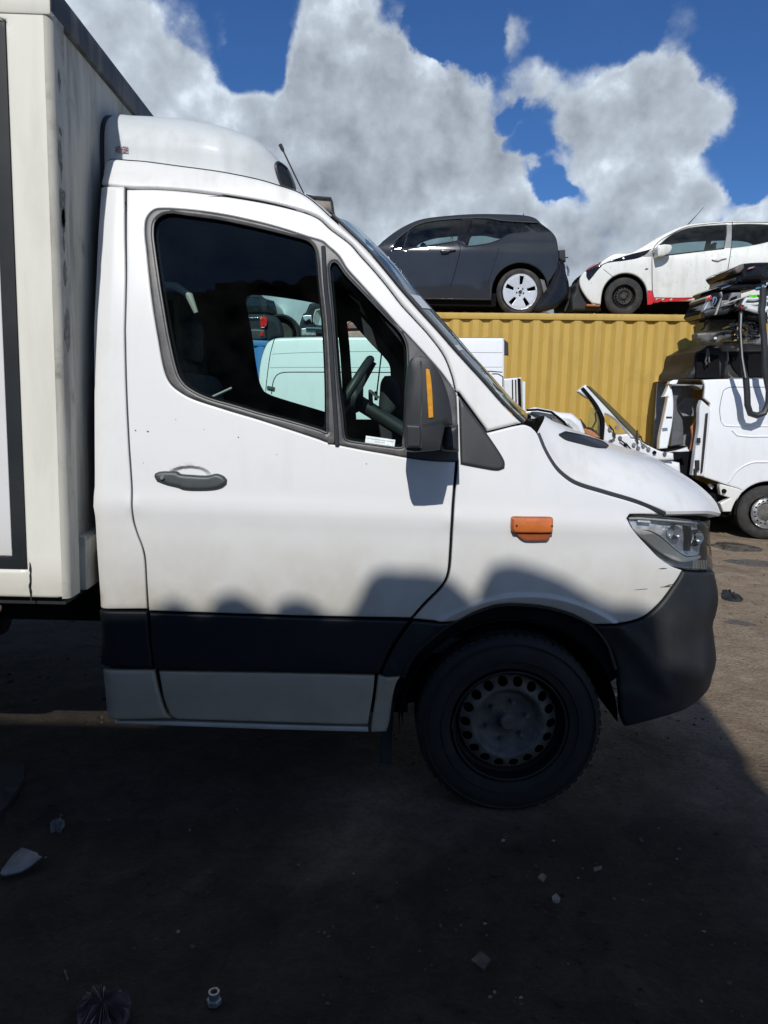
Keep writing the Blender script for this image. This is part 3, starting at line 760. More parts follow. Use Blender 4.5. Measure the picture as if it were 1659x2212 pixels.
# -- front wing
HLt = z3([(350, 290), (366, 262), (480, 262), (600, 266), (900, 298), (955, 307), (985, 345), (1010, 480), (1030, 620), (1036, 690, 'c'), (1000, 700), (900, 702), (790, 688), (700, 652), (600, 585), (520, 505), (440, 422), (390, 358)])
HG = z6([(1655, 1372)]) 
GAPH = zG([(320, 672), (355, 755), (400, 838), (450, 903), (540, 968), (700, 1020), (880, 1073), (980, 1112), (1040, 1150)])
wing = T(z6([(1100, 1100, 'c'), (1325, 1387, 'c'), (1585, 1327), (1645, 1345, 'c')])) + T(GAPH) + T(z3([(600, 262, 'c'), (480, 257), (366, 257), (345, 285), (385, 360), (436, 424), (516, 508), (597, 590), (697, 658), (786, 692, 'c'), (745, 765), (697, 832), (618, 938), (558, 1000), (498, 1050), (420, 1088), (300, 1115), (200, 1126), (80, 1127)])) + [(*ARCH[0][:2], 'c')] + ARCH[1:] + T([(890, 1338, 'c'), (918, 1307), (948, 1277), (963, 1259), (971, 1235), (975, 1190), (979, 1120), (983, 1060), (988, 1000)])
WING = panel('front_wing', wing, S, 'white', TRUCK, sharp=42, res=.03, fine=[(ACX-.60, .66, ACX+.60, ACZ+.66, .0110)], rnd=.006, rings=(ACX, ACZ, FR-.045, FR+.005))
for (a, b) in (((600, 828), (700, 822)), ((640, 822), (700, 806)), ((590, 683), (655, 680)), ((400, 850), (500, 842))):
    p = T(z3([a, b])); q0, q1 = p
    G().tube([S(q0[0], q0[1], -.0005), S((q0[0]+q1[0])/2, (q0[1]+q1[1])/2+.001, -.0012), S(q1[0], q1[1], -.0005)], [.0008, .0022 if a[0] != 400 else .001, .001], 5).make('scratch', 'stone_dark', WING)
# black sail triangle on the wing
sail = T(z6([(1112, 1110, 'c'), (1200, 1225), (1325, 1395), (1420, 1535), (1455, 1605), (1452, 1650), (1400, 1668), (1300, 1655), (1127, 1622, 'c')]))
panel('sail_panel', sail, S, 'plastic', WING, gap=.001, rnd=.012, d=-.010, res=.02)
# -- orange marker lamp
zi = zI([(325, 380), (345, 345), (390, 330), (700, 335), (1310, 342), (1360, 365), (1375, 420), (1368, 600), (1350, 730), (1320, 760), (1270, 880), (1215, 935), (680, 938), (560, 880), (450, 780), (370, 740), (320, 690), (312, 600)])
IND = panel('marker_lamp', T(zi), S, 'amber_dark', TRUCK, gap=0, rnd=.006, skirt=.02, d=-.018, res=.008, step=.005)
panel('lens', T(zI([(380, 370), (700, 368), (1000, 372), (1320, 372), (1345, 400), (1345, 690), (1290, 722), (700, 728), (400, 715), (365, 640)])), S, 'amber', IND, gap=0, rnd=.006, skirt=.012, d=-.030, res=.008, step=.005)
for k in range(9):
    x = 680+k*42; a, b = T(zI([(x, 440), (x, 690)])); G().tube([S(*a, -.0305), S(*b, -.0305)], .0016, 5).make('lens_rib', 'amber', IND)
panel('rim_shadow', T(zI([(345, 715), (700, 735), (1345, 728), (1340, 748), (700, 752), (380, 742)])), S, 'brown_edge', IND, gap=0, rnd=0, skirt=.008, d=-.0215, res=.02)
for pt in ((440, 540), (1320, 550)):
    a = S(*T(zI([pt]))[0], -.031); G().lathe([(.0001, -.003), (.004, -.002), (.0045, .004)], a, 10).make('screw', 'steel_dark', IND)
# -- bumper wrapping round the nose
zb = T([(1545, 1505)])[0][1]; ztop = T(z3([(1035, 700)]))[0][1]
UE = 1+.52*math.pi/2+.51
bl = T(z3([(790, 700, 'c'), (900, 710), (1000, 708)])) + [(1.62, ztop), (UE+.51, ztop), (UE+.51, .42), (1.9, .395)] + [(1.50, .385), (1.36, .365), (1.25, .345)] + T([(1352, 1572)]) + T([(1341, 1545), (1338, 1500), (1333, 1440), (1316, 1396), (1285, 1356, 'c')]) + T(z3([(80, 1134), (200, 1134), (300, 1124), (424, 1097), (504, 1058), (565, 1007), (624, 946), (704, 838), (753, 770)]))
bl = [(*p[:2], 'c') if i in (4, 5) else p for i, p in enumerate(bl)]
BUMP = panel('bumper', bl, S, 'bumper', TRUCK, sharp=50, res=.035, rnd=.01, step=.02)
# -- headlamp
hl = [(p[0], p[1], *p[2:]) for p in T(HLt)]
HOUS = panel('headlamp', hl, S, plain('lamp_housing', (.42, .44, .45), .4, .2, .3, .2, 20), TRUCK, gap=.003, rnd=0, skirt=0, d=.055, res=.02, step=.01)
panel('headlamp_bowl', T(z3([(372, 300), (560, 335), (720, 355), (860, 335), (955, 330), (990, 500), (978, 575), (880, 592), (790, 545), (660, 440), (560, 392), (420, 380)])), S, 'lamp_bowl', HOUS, gap=0, rnd=0, skirt=.02, d=.035, res=.012, step=.01)
panel('headlamp_lens', hl, S, 'glass_lamp', HOUS, gap=.002, rnd=.012, skirt=.03, d=.0, res=.02, step=.01)
panel('lamp_bezel', T(z3([(385, 365), (440, 378), (540, 395), (650, 450), (780, 555), (870, 600), (975, 585), (965, 610), (860, 640), (800, 640), (700, 600), (600, 540), (500, 460), (430, 410)])), S, 'lightgrey', HOUS, gap=0, rnd=.006, skirt=.02, d=.022, res=.02)
panel('lamp_bezel', T(z3([(360, 285), (480, 283), (900, 315), (945, 325), (940, 338), (880, 330), (500, 300), (380, 300)])), S, 'lightgrey', HOUS, gap=0, rnd=.004, skirt=.02, d=.018, res=.02)
panel('daytime_lamp', T(z3([(440, 303), (540, 308), (545, 325), (440, 318)])), S, 'alloy', HOUS, gap=0, rnd=.002, skirt=.01, d=.012, res=.02)
panel('lamp_divider', T(z3([(835, 345), (868, 350), (875, 440), (862, 545), (845, 548), (850, 450)])), S, 'plastic', HOUS, gap=0, rnd=.004, skirt=.03, d=.010, res=.02)
for (px, r, dd) in (((745, 400), .030, .02), ((920, 440), .036, .02)):
    u, z = T(z3([px]))[0]; c = S(u, z, dd+.01)
    G().lathe([(r, -.02), (r*.96, -.012), (r*.6, .008), (r*.25, .018), (.0001, .02)], c, 24).make('reflector_bowl', 'chrome', HOUS)
for k in range(9):
    a, b = T(z3([(905+k*13, 620), (900+k*13, 690)])); G().tube([S(*a, .02), S(*b, .02)], .0018, 4).make('lamp_fin', 'lightgrey', HOUS)
# far-side copy of the nose parts and the grille between the lamps
gz0, gz1 = ztop, T([(1540, 1140)])[0][1]
def Sn(u, z, d):
    x, y, nx, ny = plan(u); return Vector((x+nx*(d+.02)+.0*(z-gz0), y+ny*(d+.02), z))
panel('grille', [(1.56, gz0, 'c'), (UE+.46, gz0, 'c'), (UE+.46, gz1, 'c'), (1.52, gz1, 'c')], Sn, 'plastic', TRUCK, gap=0, rnd=.01, skirt=.03, res=.05, d=-.012)
for k in range(0):
    z = gz0+.06+k*.07
    G().tube([Sn(u, z, -.045) for u in np.linspace(1.62, UE+.4, 20)], .012, 6).make('grille_bar', 'bumper', TRUCK)
# -- bonnet
nE = len(GAPH)-1
Ee = [S(*p[:2], .006) for p in smooth_loop(T(zG([(322, 668), (357, 742), (403, 818), (453, 880), (543, 945), (702, 997), (882, 1050), (982, 1087), (1085, 1128)])), False, .03)]
Mr = smooth_loop(zG([(285, 590), (430, 627), (560, 680), (720, 742), (850, 787), (960, 815), (1060, 862), (1150, 915), (1230, 965), (1300, 1020), (1360, 1080), (1384, 1134)]), False, 4)
nR = 26; rows = []
for i in range(nR+1):
    t = i/nR
    e = Ee[min(len(Ee)-1, int(round(t*(len(Ee)-1))))]
    f = (1-(1-t)**1.25); m2 = Mr[min(len(Mr)-1, int(round(f*(len(Mr)-1))))]
    m = at(m2[0], m2[1], 3.40+.05*t)
    c = Vector((m.x+.10+.05*t, YC, m.z+.012-.015*t))
    row = []
    # across: near edge -> shoulder -> ridge -> centre, eased like a real pressing
    sh = e.lerp(m, .5)+Vector((.03, -.045, .028*(1-t)+.012))
    ctrl = [np.array(v) for v in (e, sh, m, c)]
    half = []
    P3 = [ctrl[0]*2-ctrl[1], *ctrl, np.array((m.x, 2*YC-m.y, m.z))]
    for s_ in range(3):
        p0, pa, pb, p3 = P3[s_], P3[s_+1], P3[s_+2], P3[s_+3]
        for q in range(7 if s_ < 2 else 5):
            tt = q/(7 if s_ < 2 else 5)
            half.append(.5*((2*pa)+(-p0+pb)*tt+(2*p0-5*pa+4*pb-p3)*tt**2+(-p0+3*pa-3*pb+p3)*tt**3))
    half.append(ctrl[-1])
    row = half + [np.array((h[0], 2*YC-h[1], h[2])) for h in half[-2::-1]]
    rows.append(row)
hood_rows = rows
g = G().grid(rows)
fr = [Vector(p) for p in rows[-1]]; g.grid([fr, [p+Vector((-.006, 0, -.012)) for p in fr], [p+Vector((-.05, 0, -.02)) for p in fr]])
ed = [Vector(r[0]) for r in rows]; g.grid([ed, [p+Vector((0, .004, -.012)) for p in ed], [p+Vector((0, .05, -.02)) for p in ed]])
ed = [Vector(r[-1]) for r in rows]; g.grid([ed, [p+Vector((0, -.004, -.012)) for p in ed], [p+Vector((0, -.05, -.02)) for p in ed]])
BON = g.make('bonnet', 'white_roof', TRUCK)
# bonnet air slot
slot = zG([(443, 684), (480, 668), (560, 685), (640, 706), (700, 728), (728, 748), (715, 760), (660, 756), (560, 731), (480, 708)])
gg, rim = decal_on(hood_rows, slot, .003); gg.tube(rim+rim[:1], .004, 6, cap=False); gg.make('bonnet_air_slot', 'plastic', BON)
# rubber strip along the bonnet joint, and the black void below it
G().tube([S(*p[:2], .014) for p in smooth_loop(T(zG([(322, 676), (355, 752), (400, 830), (450, 895), (540, 960), (700, 1011), (880, 1064), (980, 1102), (1070, 1142)])), False, .03)], .011, 6).make('bonnet_seal', 'plastic', TRUCK)
# scuttle with wiper at the foot of the screen
g = G(); g.box((WX-.05, 3.20, 1.34), (WX+.14, 2*YC-3.20, 1.41), bev=.02); g.make('scuttle', 'plastic', TRUCK)
g = G(); g.tube([at(1150, 893, 3.5), at(1166, 903, 3.4), at(1185, 912, 3.3), at(1200, 922, 3.25)], .010, 6); g.tube([at(1166, 903, 3.4), at(1150, 912, 3.3), at(1128, 900, 3.7)], .006, 5); g.make('wiper', 'plastic', TRUCK)
# -- inner shells: dark backing behind every joint, wheel housing, floor
sh_o = [(-1.115, .37, 'c'), (-1.115, top_r[1]+.0, 'c')] + [(-1.08, 2.52)]+T(z1([(900, 838), (1100, 865), (1300, 905), (1490, 965), (1600, 1040)])) + T(z6([(400, 15), (850, 535), (1300, 1035), (1575, 1330)])) + T(zG([(330, 690), (450, 910), (700, 1020), (980, 1110)])) + T(z3([(340, 300), (500, 500), (700, 670), (780, 700)])) + [(1.22, .80), (1.12, .55, 'c')]
arc = [(WX+.44*math.cos(a), WZ+.44*math.sin(a)) for a in np.linspace(R(22), R(185), 16)]
sh_o = sh_o + [(*arc[0], 'c')] + arc[1:-1] + [(*arc[-1], 'c'), (WX-.46, .36, 'c')]
h1 = T(GL1); h2 = T(GL2)
BACK = panel('inner_body_shell', sh_o, S, 'void', TRUCK, holes=[inset_h for inset_h in (h1, h2)], gap=0, hgap=-.012, rnd=0, skirt=0, d=.028, res=.08, step=.03, back=False)
g = G()                                                # wheel housing
rows = []
for a in np.linspace(R(2), R(192), 26):
    rr = .455
    rows.append([(WX+rr*math.cos(a), y, WZ+rr*math.sin(a)) for y in (3.035, 3.2, 3.45)])
g.grid(rows); n = len(g.v); ring = [r[2] for r in rows]; g.add(ring+[(WX, 3.45, WZ)], [(i, i+1, len(ring)) for i in range(len(ring)-1)])
g.make('wheel_housing', 'void', TRUCK)
# black arch lining seen under the white lip
lip(T(z4([(145, 610), (170, 545), (220, 462), (300, 382), (400, 300), (480, 250), (600, 193), (750, 143), (900, 136), (1100, 158), (1250, 203), (1375, 265), (1480, 390), (1540, 560)])), .010, .012, 'arch_edge', 'plastic', TRUCK, closed=False)
# mud flap
fl = T([(868, 1464, 'c'), (858, 1500), (850, 1560), (845, 1660, 'c'), (820, 1655, 'c'), (824, 1600), (838, 1560), (850, 1500), (852, 1464, 'c')])
panel('mud_flap', fl, S, 'plastic', TRUCK, gap=0, rnd=.006, skirt=.05, d=.03, res=.03)
# -- mirrored side of the cab (left-hand side), same pressings
def mirror_copy(o, parent, name=None):
    me = o.data.copy(); inv = INV[TRUCK.name]; y0 = (inv @ Vector((0, YC, 0))).y
    for v in me.vertices: v.co.y = 2*y0-v.co.y
    me.flip_normals()
    c = bpy.data.objects.new(name or o.name.split('.')[0], me); COL.objects.link(c); c.parent = parent; INV[c.name] = INV[TRUCK.name]
    return c
for nm in ('rear_pillar_panel', 'pillar_and_roof_rail', 'front_wing', 'cladding_strip', 'cladding_strip.002', 'lower_corner_panel', 'front_sill_panel', 'sill_strip', 'headlamp', 'inner_body_shell'):
    o = bpy.data.objects.get(nm)
    if o is not None:
        c = mirror_copy(o, TRUCK)
        if nm == 'headlamp': mirror_copy(bpy.data.objects['headlamp_lens'], c); mirror_copy(bpy.data.objects['headlamp_bowl'], c)
DOOR2 = mirror_copy(DOOR, TRUCK)
for ch in list(DOOR.children):
    if ch.name.split('.')[0] in ('window_surround', 'window_rubber', 'window_divider', 'window_glass', 'quarter_glass', 'cladding_strip', 'lower_door_skin', 'door_handle'):
        c = mirror_copy(ch, DOOR2)
        if 'glass' in c.name: c.data.materials[0] = M['glass_far']
# inner trim of both doors
for side in (0, 1):
    def Sm(u, z, d, side=side):
        p = S(u, z, d); 
        return Vector((p.x, 2*YC-p.y, p.z)) if side else p
    lo = [(-.97, .45, 'c')] + [(q[0], q[1]) for q in T([(262, 460), (300, 430), (480, 445), (680, 500), (870, 690), (985, 860)])] + [(.33, 1.40, 'c'), (.30, .95), (.05, .55), (.05, .45, 'c')]
    if side:
        Sm2 = lambda u, z, d: Sm(u, z, d+.055)
        f1 = tr(Sm2, zF([(50, 150), (60, 98), (95, 77), (200, 79), (350, 96), (560, 128), (720, 158), (860, 185), (892, 215), (905, 300), (925, 560), (950, 830), (975, 1190), (955, 1225), (800, 1170), (600, 1110), (400, 1050), (280, 1010), (215, 975), (175, 900), (140, 720), (110, 500), (75, 290)]), Y0=4.85)
        f2 = tr(Sm2, zF([(985, 350), (992, 325), (1018, 320), (1050, 345), (1080, 385), (1130, 440), (1210, 530), (1290, 612), (1360, 690), (1388, 750), (1392, 900), (1390, 1200), (1375, 1235), (1060, 1235), (1042, 1200), (1010, 820), (992, 500)]), Y0=4.85)
    else: f1, f2 = h1, h2
    panel('door_trim', lo, Sm, 'interior', DOOR2 if side else DOOR, holes=[f1, f2], gap=0, hgap=.0 if side else -.0, rnd=0, skirt=.03, d=.055, res=.08, step=.04)
# -- cab interior
g = G(); g.box((-1.02, 3.15, .55), (.75, 2*YC-3.15, .62)); g.make('cab_floor', 'interior', TRUCK)
g = G(); g.box((-1.03, 3.10, .5), (-1.00, 2*YC-3.10, 1.5)); g.box((-1.03, 3.30, 1.5), (-1.00, 2*YC-3.30, 2.36)); g.make('cab_rear_wall', 'interior', TRUCK)
rows = [[(x, YC+s_*(YC-3.22), z) for s_ in np.linspace(-1, 1, 9)] for x, z in ((-1.02, 2.36), (-.6, 2.40), (-.3, 2.35), (-.1, 2.20))]
G().grid(rows).make('roof_lining', 'interior', TRUCK)
g = G(); g.box((.32, 3.14, .75), (.78, 2*YC-3.14, 1.36), bev=.05); g.box((.20, 3.25, 1.15), (.40, 3.75, 1.47), bev=.05); g.box((.24, 3.9, .9), (.40, 4.3, 1.42), bev=.04); g.make('dashboard', 'interior', TRUCK)
def seat(yc, w, nm='seat'):
    q = thing_part(nm, TRUCK)
    g = G(); g.box((-.86, yc-w/2, .84), (-.32, yc+w/2, 1.02), bev=.05); g.make('seat_cushion', 'fabric', q)
    g = G(); g.box((-.98, yc-w/2, .98), (-.80, yc+w/2, 1.74), bev=.07); g.rot(R(-9), 'Y', (-.9, yc, 1.0)); g.make('backrest', 'fabric', q)
    g = G(); g.box((-1.06, yc-.14, 1.78), (-.95, yc+.14, 2.02), bev=.06); g.make('headrest', 'fabric', q)
seat(3.45, .5); seat(4.3, .9)
g = G(); g.tube([(-.99, 3.50, 2.04), (-.95, 3.50, 2.085), (-.88, 3.50, 2.08), (-.82, 3.50, 2.04), (-.79, 3.50, 1.97)], [.012, .018, .02, .018, .01], 8); g.make('belt_guide', 'lightgrey', TRUCK)
g = G(); g.tube([(-.86, 3.32, 2.0), (-.80, 3.25, 1.5), (-.62, 3.17, 1.0)], .012, 6, flat=.2); g.make('seat_belt', 'void', TRUCK)
ct = at(752, 855, 3.47); a = Vector(at(795, 780, 3.47)-at(700, 935, 3.47)); rad = a.length/2; ax = a.normalized()
SW = thing_part('steering_wheel', TRUCK)
g = G(); g.tube([ct+ax*rad*math.cos(t)+Vector((0, 1, 0))*rad*math.sin(t) for t in np.linspace(0, 2*math.pi, 41)], .019, 10, cap=False); g.make('wheel_rim', 'plastic', SW)
nrm = ax.cross(Vector((0, 1, 0))).normalized(); nrm = nrm if nrm.x > 0 else -nrm
g = G()
for t in (0.5, 2.64, math.pi*1.5): g.tube([ct+nrm*.03, ct+nrm*.02+(ax*-math.sin(t)+Vector((0, 1, 0))*math.cos(t))*rad], .014, 6)
g.lathe([(.0001, -.0), (.06, .0), (.065, .02), (.05, .05)], ct+nrm*.02, 20, 'X'); g.tube([ct, ct+nrm*.32], .035, 10); g.make('wheel_hub', 'plastic', SW)
st = at(818, 860, 3.4); G().tube([ct+nrm*.12, at(800, 845, 3.40), st], [.012, .010, .007], 7).make('control_stalk', 'plastic', SW)
g = G(); a0, a1 = at(824, 765, 4.3), at(812, 865, 4.3); g.tube([a0, a1], .004, 6); g.tube([a1+Vector((0, 0, .05)), a1], .009, 6); g.make('hanging_cable', 'plastic', TRUCK)
# sun visor, interior mirror bits, instrument binnacle
g = G(); g.box((-.12, 3.2, 2.10), (.05, 3.85, 2.13), bev=.008); g.rot(R(35), 'Y', (-.05, 3.5, 2.1)); g.make('sun_visor', 'interior', TRUCK)
pillow('instrument_binnacle', zF([(1290, 1120), (1300, 980), (1310, 870), (1340, 828), (1390, 825), (1440, 870), (1480, 950), (1490, 1100), (1400, 1200), (1300, 1190)]), 3.55, .5, 'interior', TRUCK)
pillow('fallen_bracket', [(684, 588), (706, 600), (705, 640), (694, 655), (688, 620)], 3.3, .05, 'grey_metal', TRUCK, r=.01)
G().tube([at(448, 862, 3.25), at(500, 838, 3.3)], .005, 6).make('loose_rod', 'lightgrey', TRUCK)

# -- door mirror
MO = z6([(768, 865), (790, 838), (830, 828), (890, 840), (935, 875), (980, 945), (1015, 1020), (1045, 1110), (1065, 1200), (1078, 1290), (1080, 1340), (1022, 1347), (1012, 1400), (985, 1518), (900, 1528), (800, 1535), (740, 1530), (722, 1500), (724, 1380), (730, 1250), (742, 1050), (755, 930)])
MIR = round_body('door_mirror', MO, 2.72, .20, 'plastic', TRUCK, step=4, r=.035)
panel('mirror_reflector', [(p.x, p.z) for p in [at(q[0], q[1], 2.71) for q in z6([(880, 923), (905, 930), (918, 1000), (928, 1120), (934, 1280), (900, 1285), (890, 1120), (882, 1000)])]], lambda u, z, d: Vector((u, 2.715+d, z)), 'amber_strip', MIR, gap=0, rnd=.002, skirt=.006, res=.01, step=.01)
G().tube([at(q[0], q[1], 2.722) for q in z6([(842, 870), (850, 1000), (848, 1200), (842, 1330), (850, 1400), (840, 1500)])], .0035, 6).make('mirror_edge_line', 'seal', MIR)
pillow('mirror_lower_cover', z6([(735, 1330), (840, 1335), (850, 1400), (840, 1500), (740, 1500)]), 2.708, .03, 'plastic', MIR, step=3, r=.008)
pillow('mirror_arm', z6([(1010, 1350), (1085, 1340), (1118, 1330), (1122, 1530), (1000, 1525)]), 2.84, .2, 'plastic', MIR, step=4, r=.02)
c = MIR; 
MIR2 = mirror_copy(MIR, TRUCK); 
for ch in list(MIR.children):
    if ch.name.startswith(('mirror_arm', 'mirror_mount')): mirror_copy(ch, MIR2)
# -- front wheel
def truck_wheel(cx, cy, cz, s):
    wh = wheel(TRUCK, (cx, cy+.123*(1 if s < 0 else -1), cz), .383, .236, .245, 'tyre', 'steel', ny=s)
    fc = cy
    # rim: outer lip, deep drop, then the perforated face with its domed centre
    def dep(r): return float(np.interp(r, [0, .032, .036, .085, .122, .140, .148, .176, .204, .210, .232, .236], [.075, .075, .085, .083, .073, .040, .034, .042, .060, .095, .075, .004]))
    hs = [circ(.180*math.cos(a), .180*math.sin(a), .0205) for a in np.linspace(0, 2*math.pi, 19)[:-1]]
    disc('rim', (cx, fc+.01*(-s), cz), .206, dep, 'steel', wh, holes=hs, ny=s, rings=24, n=72, skirt=.004)
    g = G(); g.lathe([(.2065, -s*.072), (.212, -s*.085), (.232, -s*.06), (.236, -s*.004)], (cx, fc+.01*(-s), cz), 64); g.make('rim_well', 'tyre', wh)  # outer dish and edge take tyre black for their shade and dust
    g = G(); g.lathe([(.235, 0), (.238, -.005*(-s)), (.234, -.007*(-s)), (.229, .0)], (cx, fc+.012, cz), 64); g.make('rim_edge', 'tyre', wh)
    g = G(); g.lathe([(.232, .02), (.225, .12), (.0001, .12)], (cx, fc-.0 if s < 0 else fc-.14, cz), 40); g.make('rim_barrel', 'void', wh)
    for k in range(6):
        g = G(); a = 2*math.pi*k/6+.3; g.lathe([(.0001, -.018), (.009, -.018), (.0115, -.012), (.0115, .012)], (cx+.085*math.cos(a), fc+.072*(-s)+.0, cz+.085*math.sin(a)), 6)
        g.make('wheel_nut', 'steel', wh)
    g = G(); g.lathe([(.0001, .0), (.028, .0), (.034, .008), (.034, .03)] if s < 0 else [(.0001, 0), (.034, 0), (.034, -.03)], (cx, fc+.045*(-s), cz), 28); g.make('hub_cap', 'steel', wh)
    return wh
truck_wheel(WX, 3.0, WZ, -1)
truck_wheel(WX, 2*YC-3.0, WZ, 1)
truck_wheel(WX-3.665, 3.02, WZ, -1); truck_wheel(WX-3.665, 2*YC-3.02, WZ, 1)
# -- chassis
g = G()
for y in (3.62, 4.28): g.box((-5.1, y, .52), (1.2, y+.12, .70))
for x in (-4.4, -3.0, -1.9, -1.2): g.box((x, 3.3, .70), (x+.08, 4.7, .82))
g.box((WX-.06, 3.2, .30), (WX+.06, 4.8, .40)); g.box((WX-3.72, 3.2, .30), (WX-3.60, 4.8, .40))
g.box((-.9, 3.5, .33), (.3, 4.4, .55)); g.make('chassis_frame', 'steel_dark', TRUCK)
g = G(); g.box((-2.4, 3.25, .42), (-1.75, 3.75, .70), bev=.06); g.make('fuel_tank', 'steel_dark', TRUCK)

# -- box body
BX, BY, BZ0, BZ1 = -1.15, 2.86, .83, 2.99
BL = -5.3; BY2 = 2*YC-BY
BOX = G().box((BL+.02, BY+.02, BZ0+.03), (BX-.02, BY2-.02, BZ1-.05), bev=.01).make('box_body', 'cream', TRUCK)
def Sb(u, z, d): return Vector((u, BY+d, z))
def Tb(L_): return [(at(p[0], p[1], BY).x, at(p[0], p[1], BY).z, *p[2:]) for p in L_]
xs1 = Tb([(27, 100)])[0][0]; xs0 = Tb([(10, 600)])[0][0]; zs0 = Tb([(30, 1231)])[0][1]; zs1 = Tb([(30, 1203)])[0][1]
XO = Tb([(56, 1200)])[0][0]; XI = Tb([(24, 1200)])[0][0]; ztop_ = 2.86
panel('side_panel', [(BL+.02, BZ0), (BX-.0, BZ0), (BX, BZ1-.02), (BL+.02, BZ1-.02)], Sb, 'cream', BOX, holes=[[(BL+.3, zs0), (XO, zs0), (XO, ztop_), (BL+.3, ztop_)]], gap=0, hgap=0, rnd=.012, skirt=.02, res=.10, sharp=20, step=.03)
panel('panel_border', [(BL+.3, zs0), (XO, zs0), (XO, ztop_), (BL+.3, ztop_)], Sb, 'trim', BOX, holes=[[(BL+.4, zs1), (XI, zs1), (XI, 2.80), (BL+.4, 2.80)]], gap=.002, hgap=0, rnd=.003, skirt=.02, d=.006, res=.10, sharp=20, step=.03)
panel('advert_panel', [(BL+.4, zs1), (XI, zs1), (XI, 2.80), (BL+.4, 2.80)], Sb, 'white', BOX, gap=.001, rnd=.003, skirt=.02, d=.009, res=.12, sharp=20, step=.04)
# front bulkhead with its corner moulding, roof trim, floor rail
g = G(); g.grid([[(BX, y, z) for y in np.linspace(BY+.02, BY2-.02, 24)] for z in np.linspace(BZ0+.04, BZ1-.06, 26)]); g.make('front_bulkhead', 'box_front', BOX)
def corner_post(y0, s):
    prof = []
    for q in np.linspace(0, math.pi/2, 7): prof.append((BX+.018-.028*(1-math.sin(q)), y0+s*(.028-.028*math.sin(math.pi/2-q)*1.0)))
    prof.append((BX+.018, y0+s*.105)); prof.append((BX+.001, y0+s*.115))
    g = G(); n = 40
    rows = [[(p[0]+random.uniform(-.0007, .0007), p[1], z) for p in prof] for z in np.linspace(BZ0+.0, BZ1-.03, n)]
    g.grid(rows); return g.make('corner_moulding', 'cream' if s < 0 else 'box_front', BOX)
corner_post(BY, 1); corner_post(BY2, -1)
g = G(); g.box((BX-.02, BY-.003, BZ1-.10), (BX+.022, BY2+.003, BZ1), bev=.010); g.make('front_roof_trim', 'box_trim', BOX)
g = G(); g.box((BL, BY-.006, BZ1-.11), (BX+.018, BY+.05, BZ1+.004), bev=.01); g.make('side_roof_trim', 'cream', BOX); g = G(); g.box((BL, BY2-.05, BZ1-.03), (BX+.028, BY2+.006, BZ1+.004), bev=.01); g.make('side_roof_trim', 'cream', BOX)
g = G(); g.box((BL, BY+.01, BZ1-.02), (BX, BY2-.01, BZ1+.001)); g.make('box_roof', 'box_front', BOX)
g = G(); g.box((BX-.01, BY+.13, BZ0-.0), (BX+.035, BY2-.13, BZ0+.22), bev=.01); g.make('bulkhead_rail', 'box_front', BOX)
g = G(); g.box((BL, BY+.03, BZ0-.03), (BX-.01, BY2-.03, BZ0+.03)); g.make('box_floor', 'steel_dark', BOX)
# chipped patches and drips on the moulding
for (x, y, w, h) in zL([(188, 60, .006, .03), (190, 120, .004, .05), (188, 180, .007, .03), (192, 235, .006, .03)]):
    p = at(x, y, BY-.002); n = 9
    V = [(p.x+w*random.uniform(.4, 1.2)*math.cos(2*math.pi*i/n), BY-.0022, p.z+h*random.uniform(.5, 1)*math.sin(2*math.pi*i/n)) for i in range(n)]
    mk('rust_patch', V, [tuple(range(n))], 'rag', BOX, smooth=False)
for (x, y, w, h) in z1([(262, 990, .014, .06), (255, 1060, .008, .05), (305, 780, .009, .06), (313, 1100, .006, .02), (275, 1350, .009, .03), (285, 1630, .018, .05), (245, 345, .008, .03), (237, 605, .008, .012), (272, 805, .005, .012), (250, 1190, .006, .02)]):
    n = 12; p = at(x, y, BY); t = (BX+.0195-p.x)/(raydir(x, y).x) if abs(raydir(x, y).x) > 1e-6 else 0
    q = CAM+raydir(x, y)*((BX+.0195-CAM.x)/raydir(x, y).x)
    if q.y < BY+.03 or q.y > BY+.6: q.y = BY+.05
    onpost = q.y < BY+.11
    V = [(BX+(.0192 if onpost else .0012), q.y+1.7*w*random.uniform(.5, 1.3)*math.cos(2*math.pi*i/n), q.z+1.6*h*random.uniform(.3, 1.2)*math.sin(2*math.pi*i/n)) for i in range(n)]
    mk('scraped_patch', V, [tuple(range(n))], 'scuff', BOX, smooth=False)

# -- refrigeration unit housing on the roof
FPX = [(262, 251), (285, 249.5), (330, 251), (400, 256), (470, 269), (510, 281), (540, 293), (580, 318), (606, 345), (625, 372), (640, 400), (650, 416)]
prof = [at(x, y, 3.56) for x, y in FPX]
x0f, x1f = -1.135, -.27
def ftop(x): return float(np.interp(x, [p.x for p in prof], [p.z for p in prof]))
def hw(x):
    f = max(0., (x-(x1f-.42))/.42); return .665-.19*f**2.2
rows = []
xs = np.concatenate([[x0f, x0f+.012, x0f+.04], np.linspace(x0f+.09, x1f-.12, 26), np.linspace(x1f-.10, x1f, 10)])
for x in xs:
    zt = ftop(x); zb_ = 2.46; h = zt-zb_; w = hw(x)
    k = 1. if x > x0f+.03 else (.985 if x > x0f+.005 else .965)
    row = []
    for a in np.linspace(0, math.pi, 45):
        cc, ss = math.cos(a), math.sin(a)
        yy = -w*k*math.copysign(abs(cc)**.42, cc); zz = zb_+h*(k*.5+.5)*abs(ss)**.34
        # two pressed lines along the flank
        zr_ = (zz-zb_)/max(h, .01)
        if abs(cc) > .3 and x > -1.08 and x < -.55:
            yy += math.copysign(.008*(1/(1+math.exp(-(zr_-.78)*60)))+.007*(1/(1+math.exp(-(zr_-.52)*60))), cc)*(1 if zr_ < .95 else .6)
        row.append((x, YC+yy, zz))
    rows.append(row)
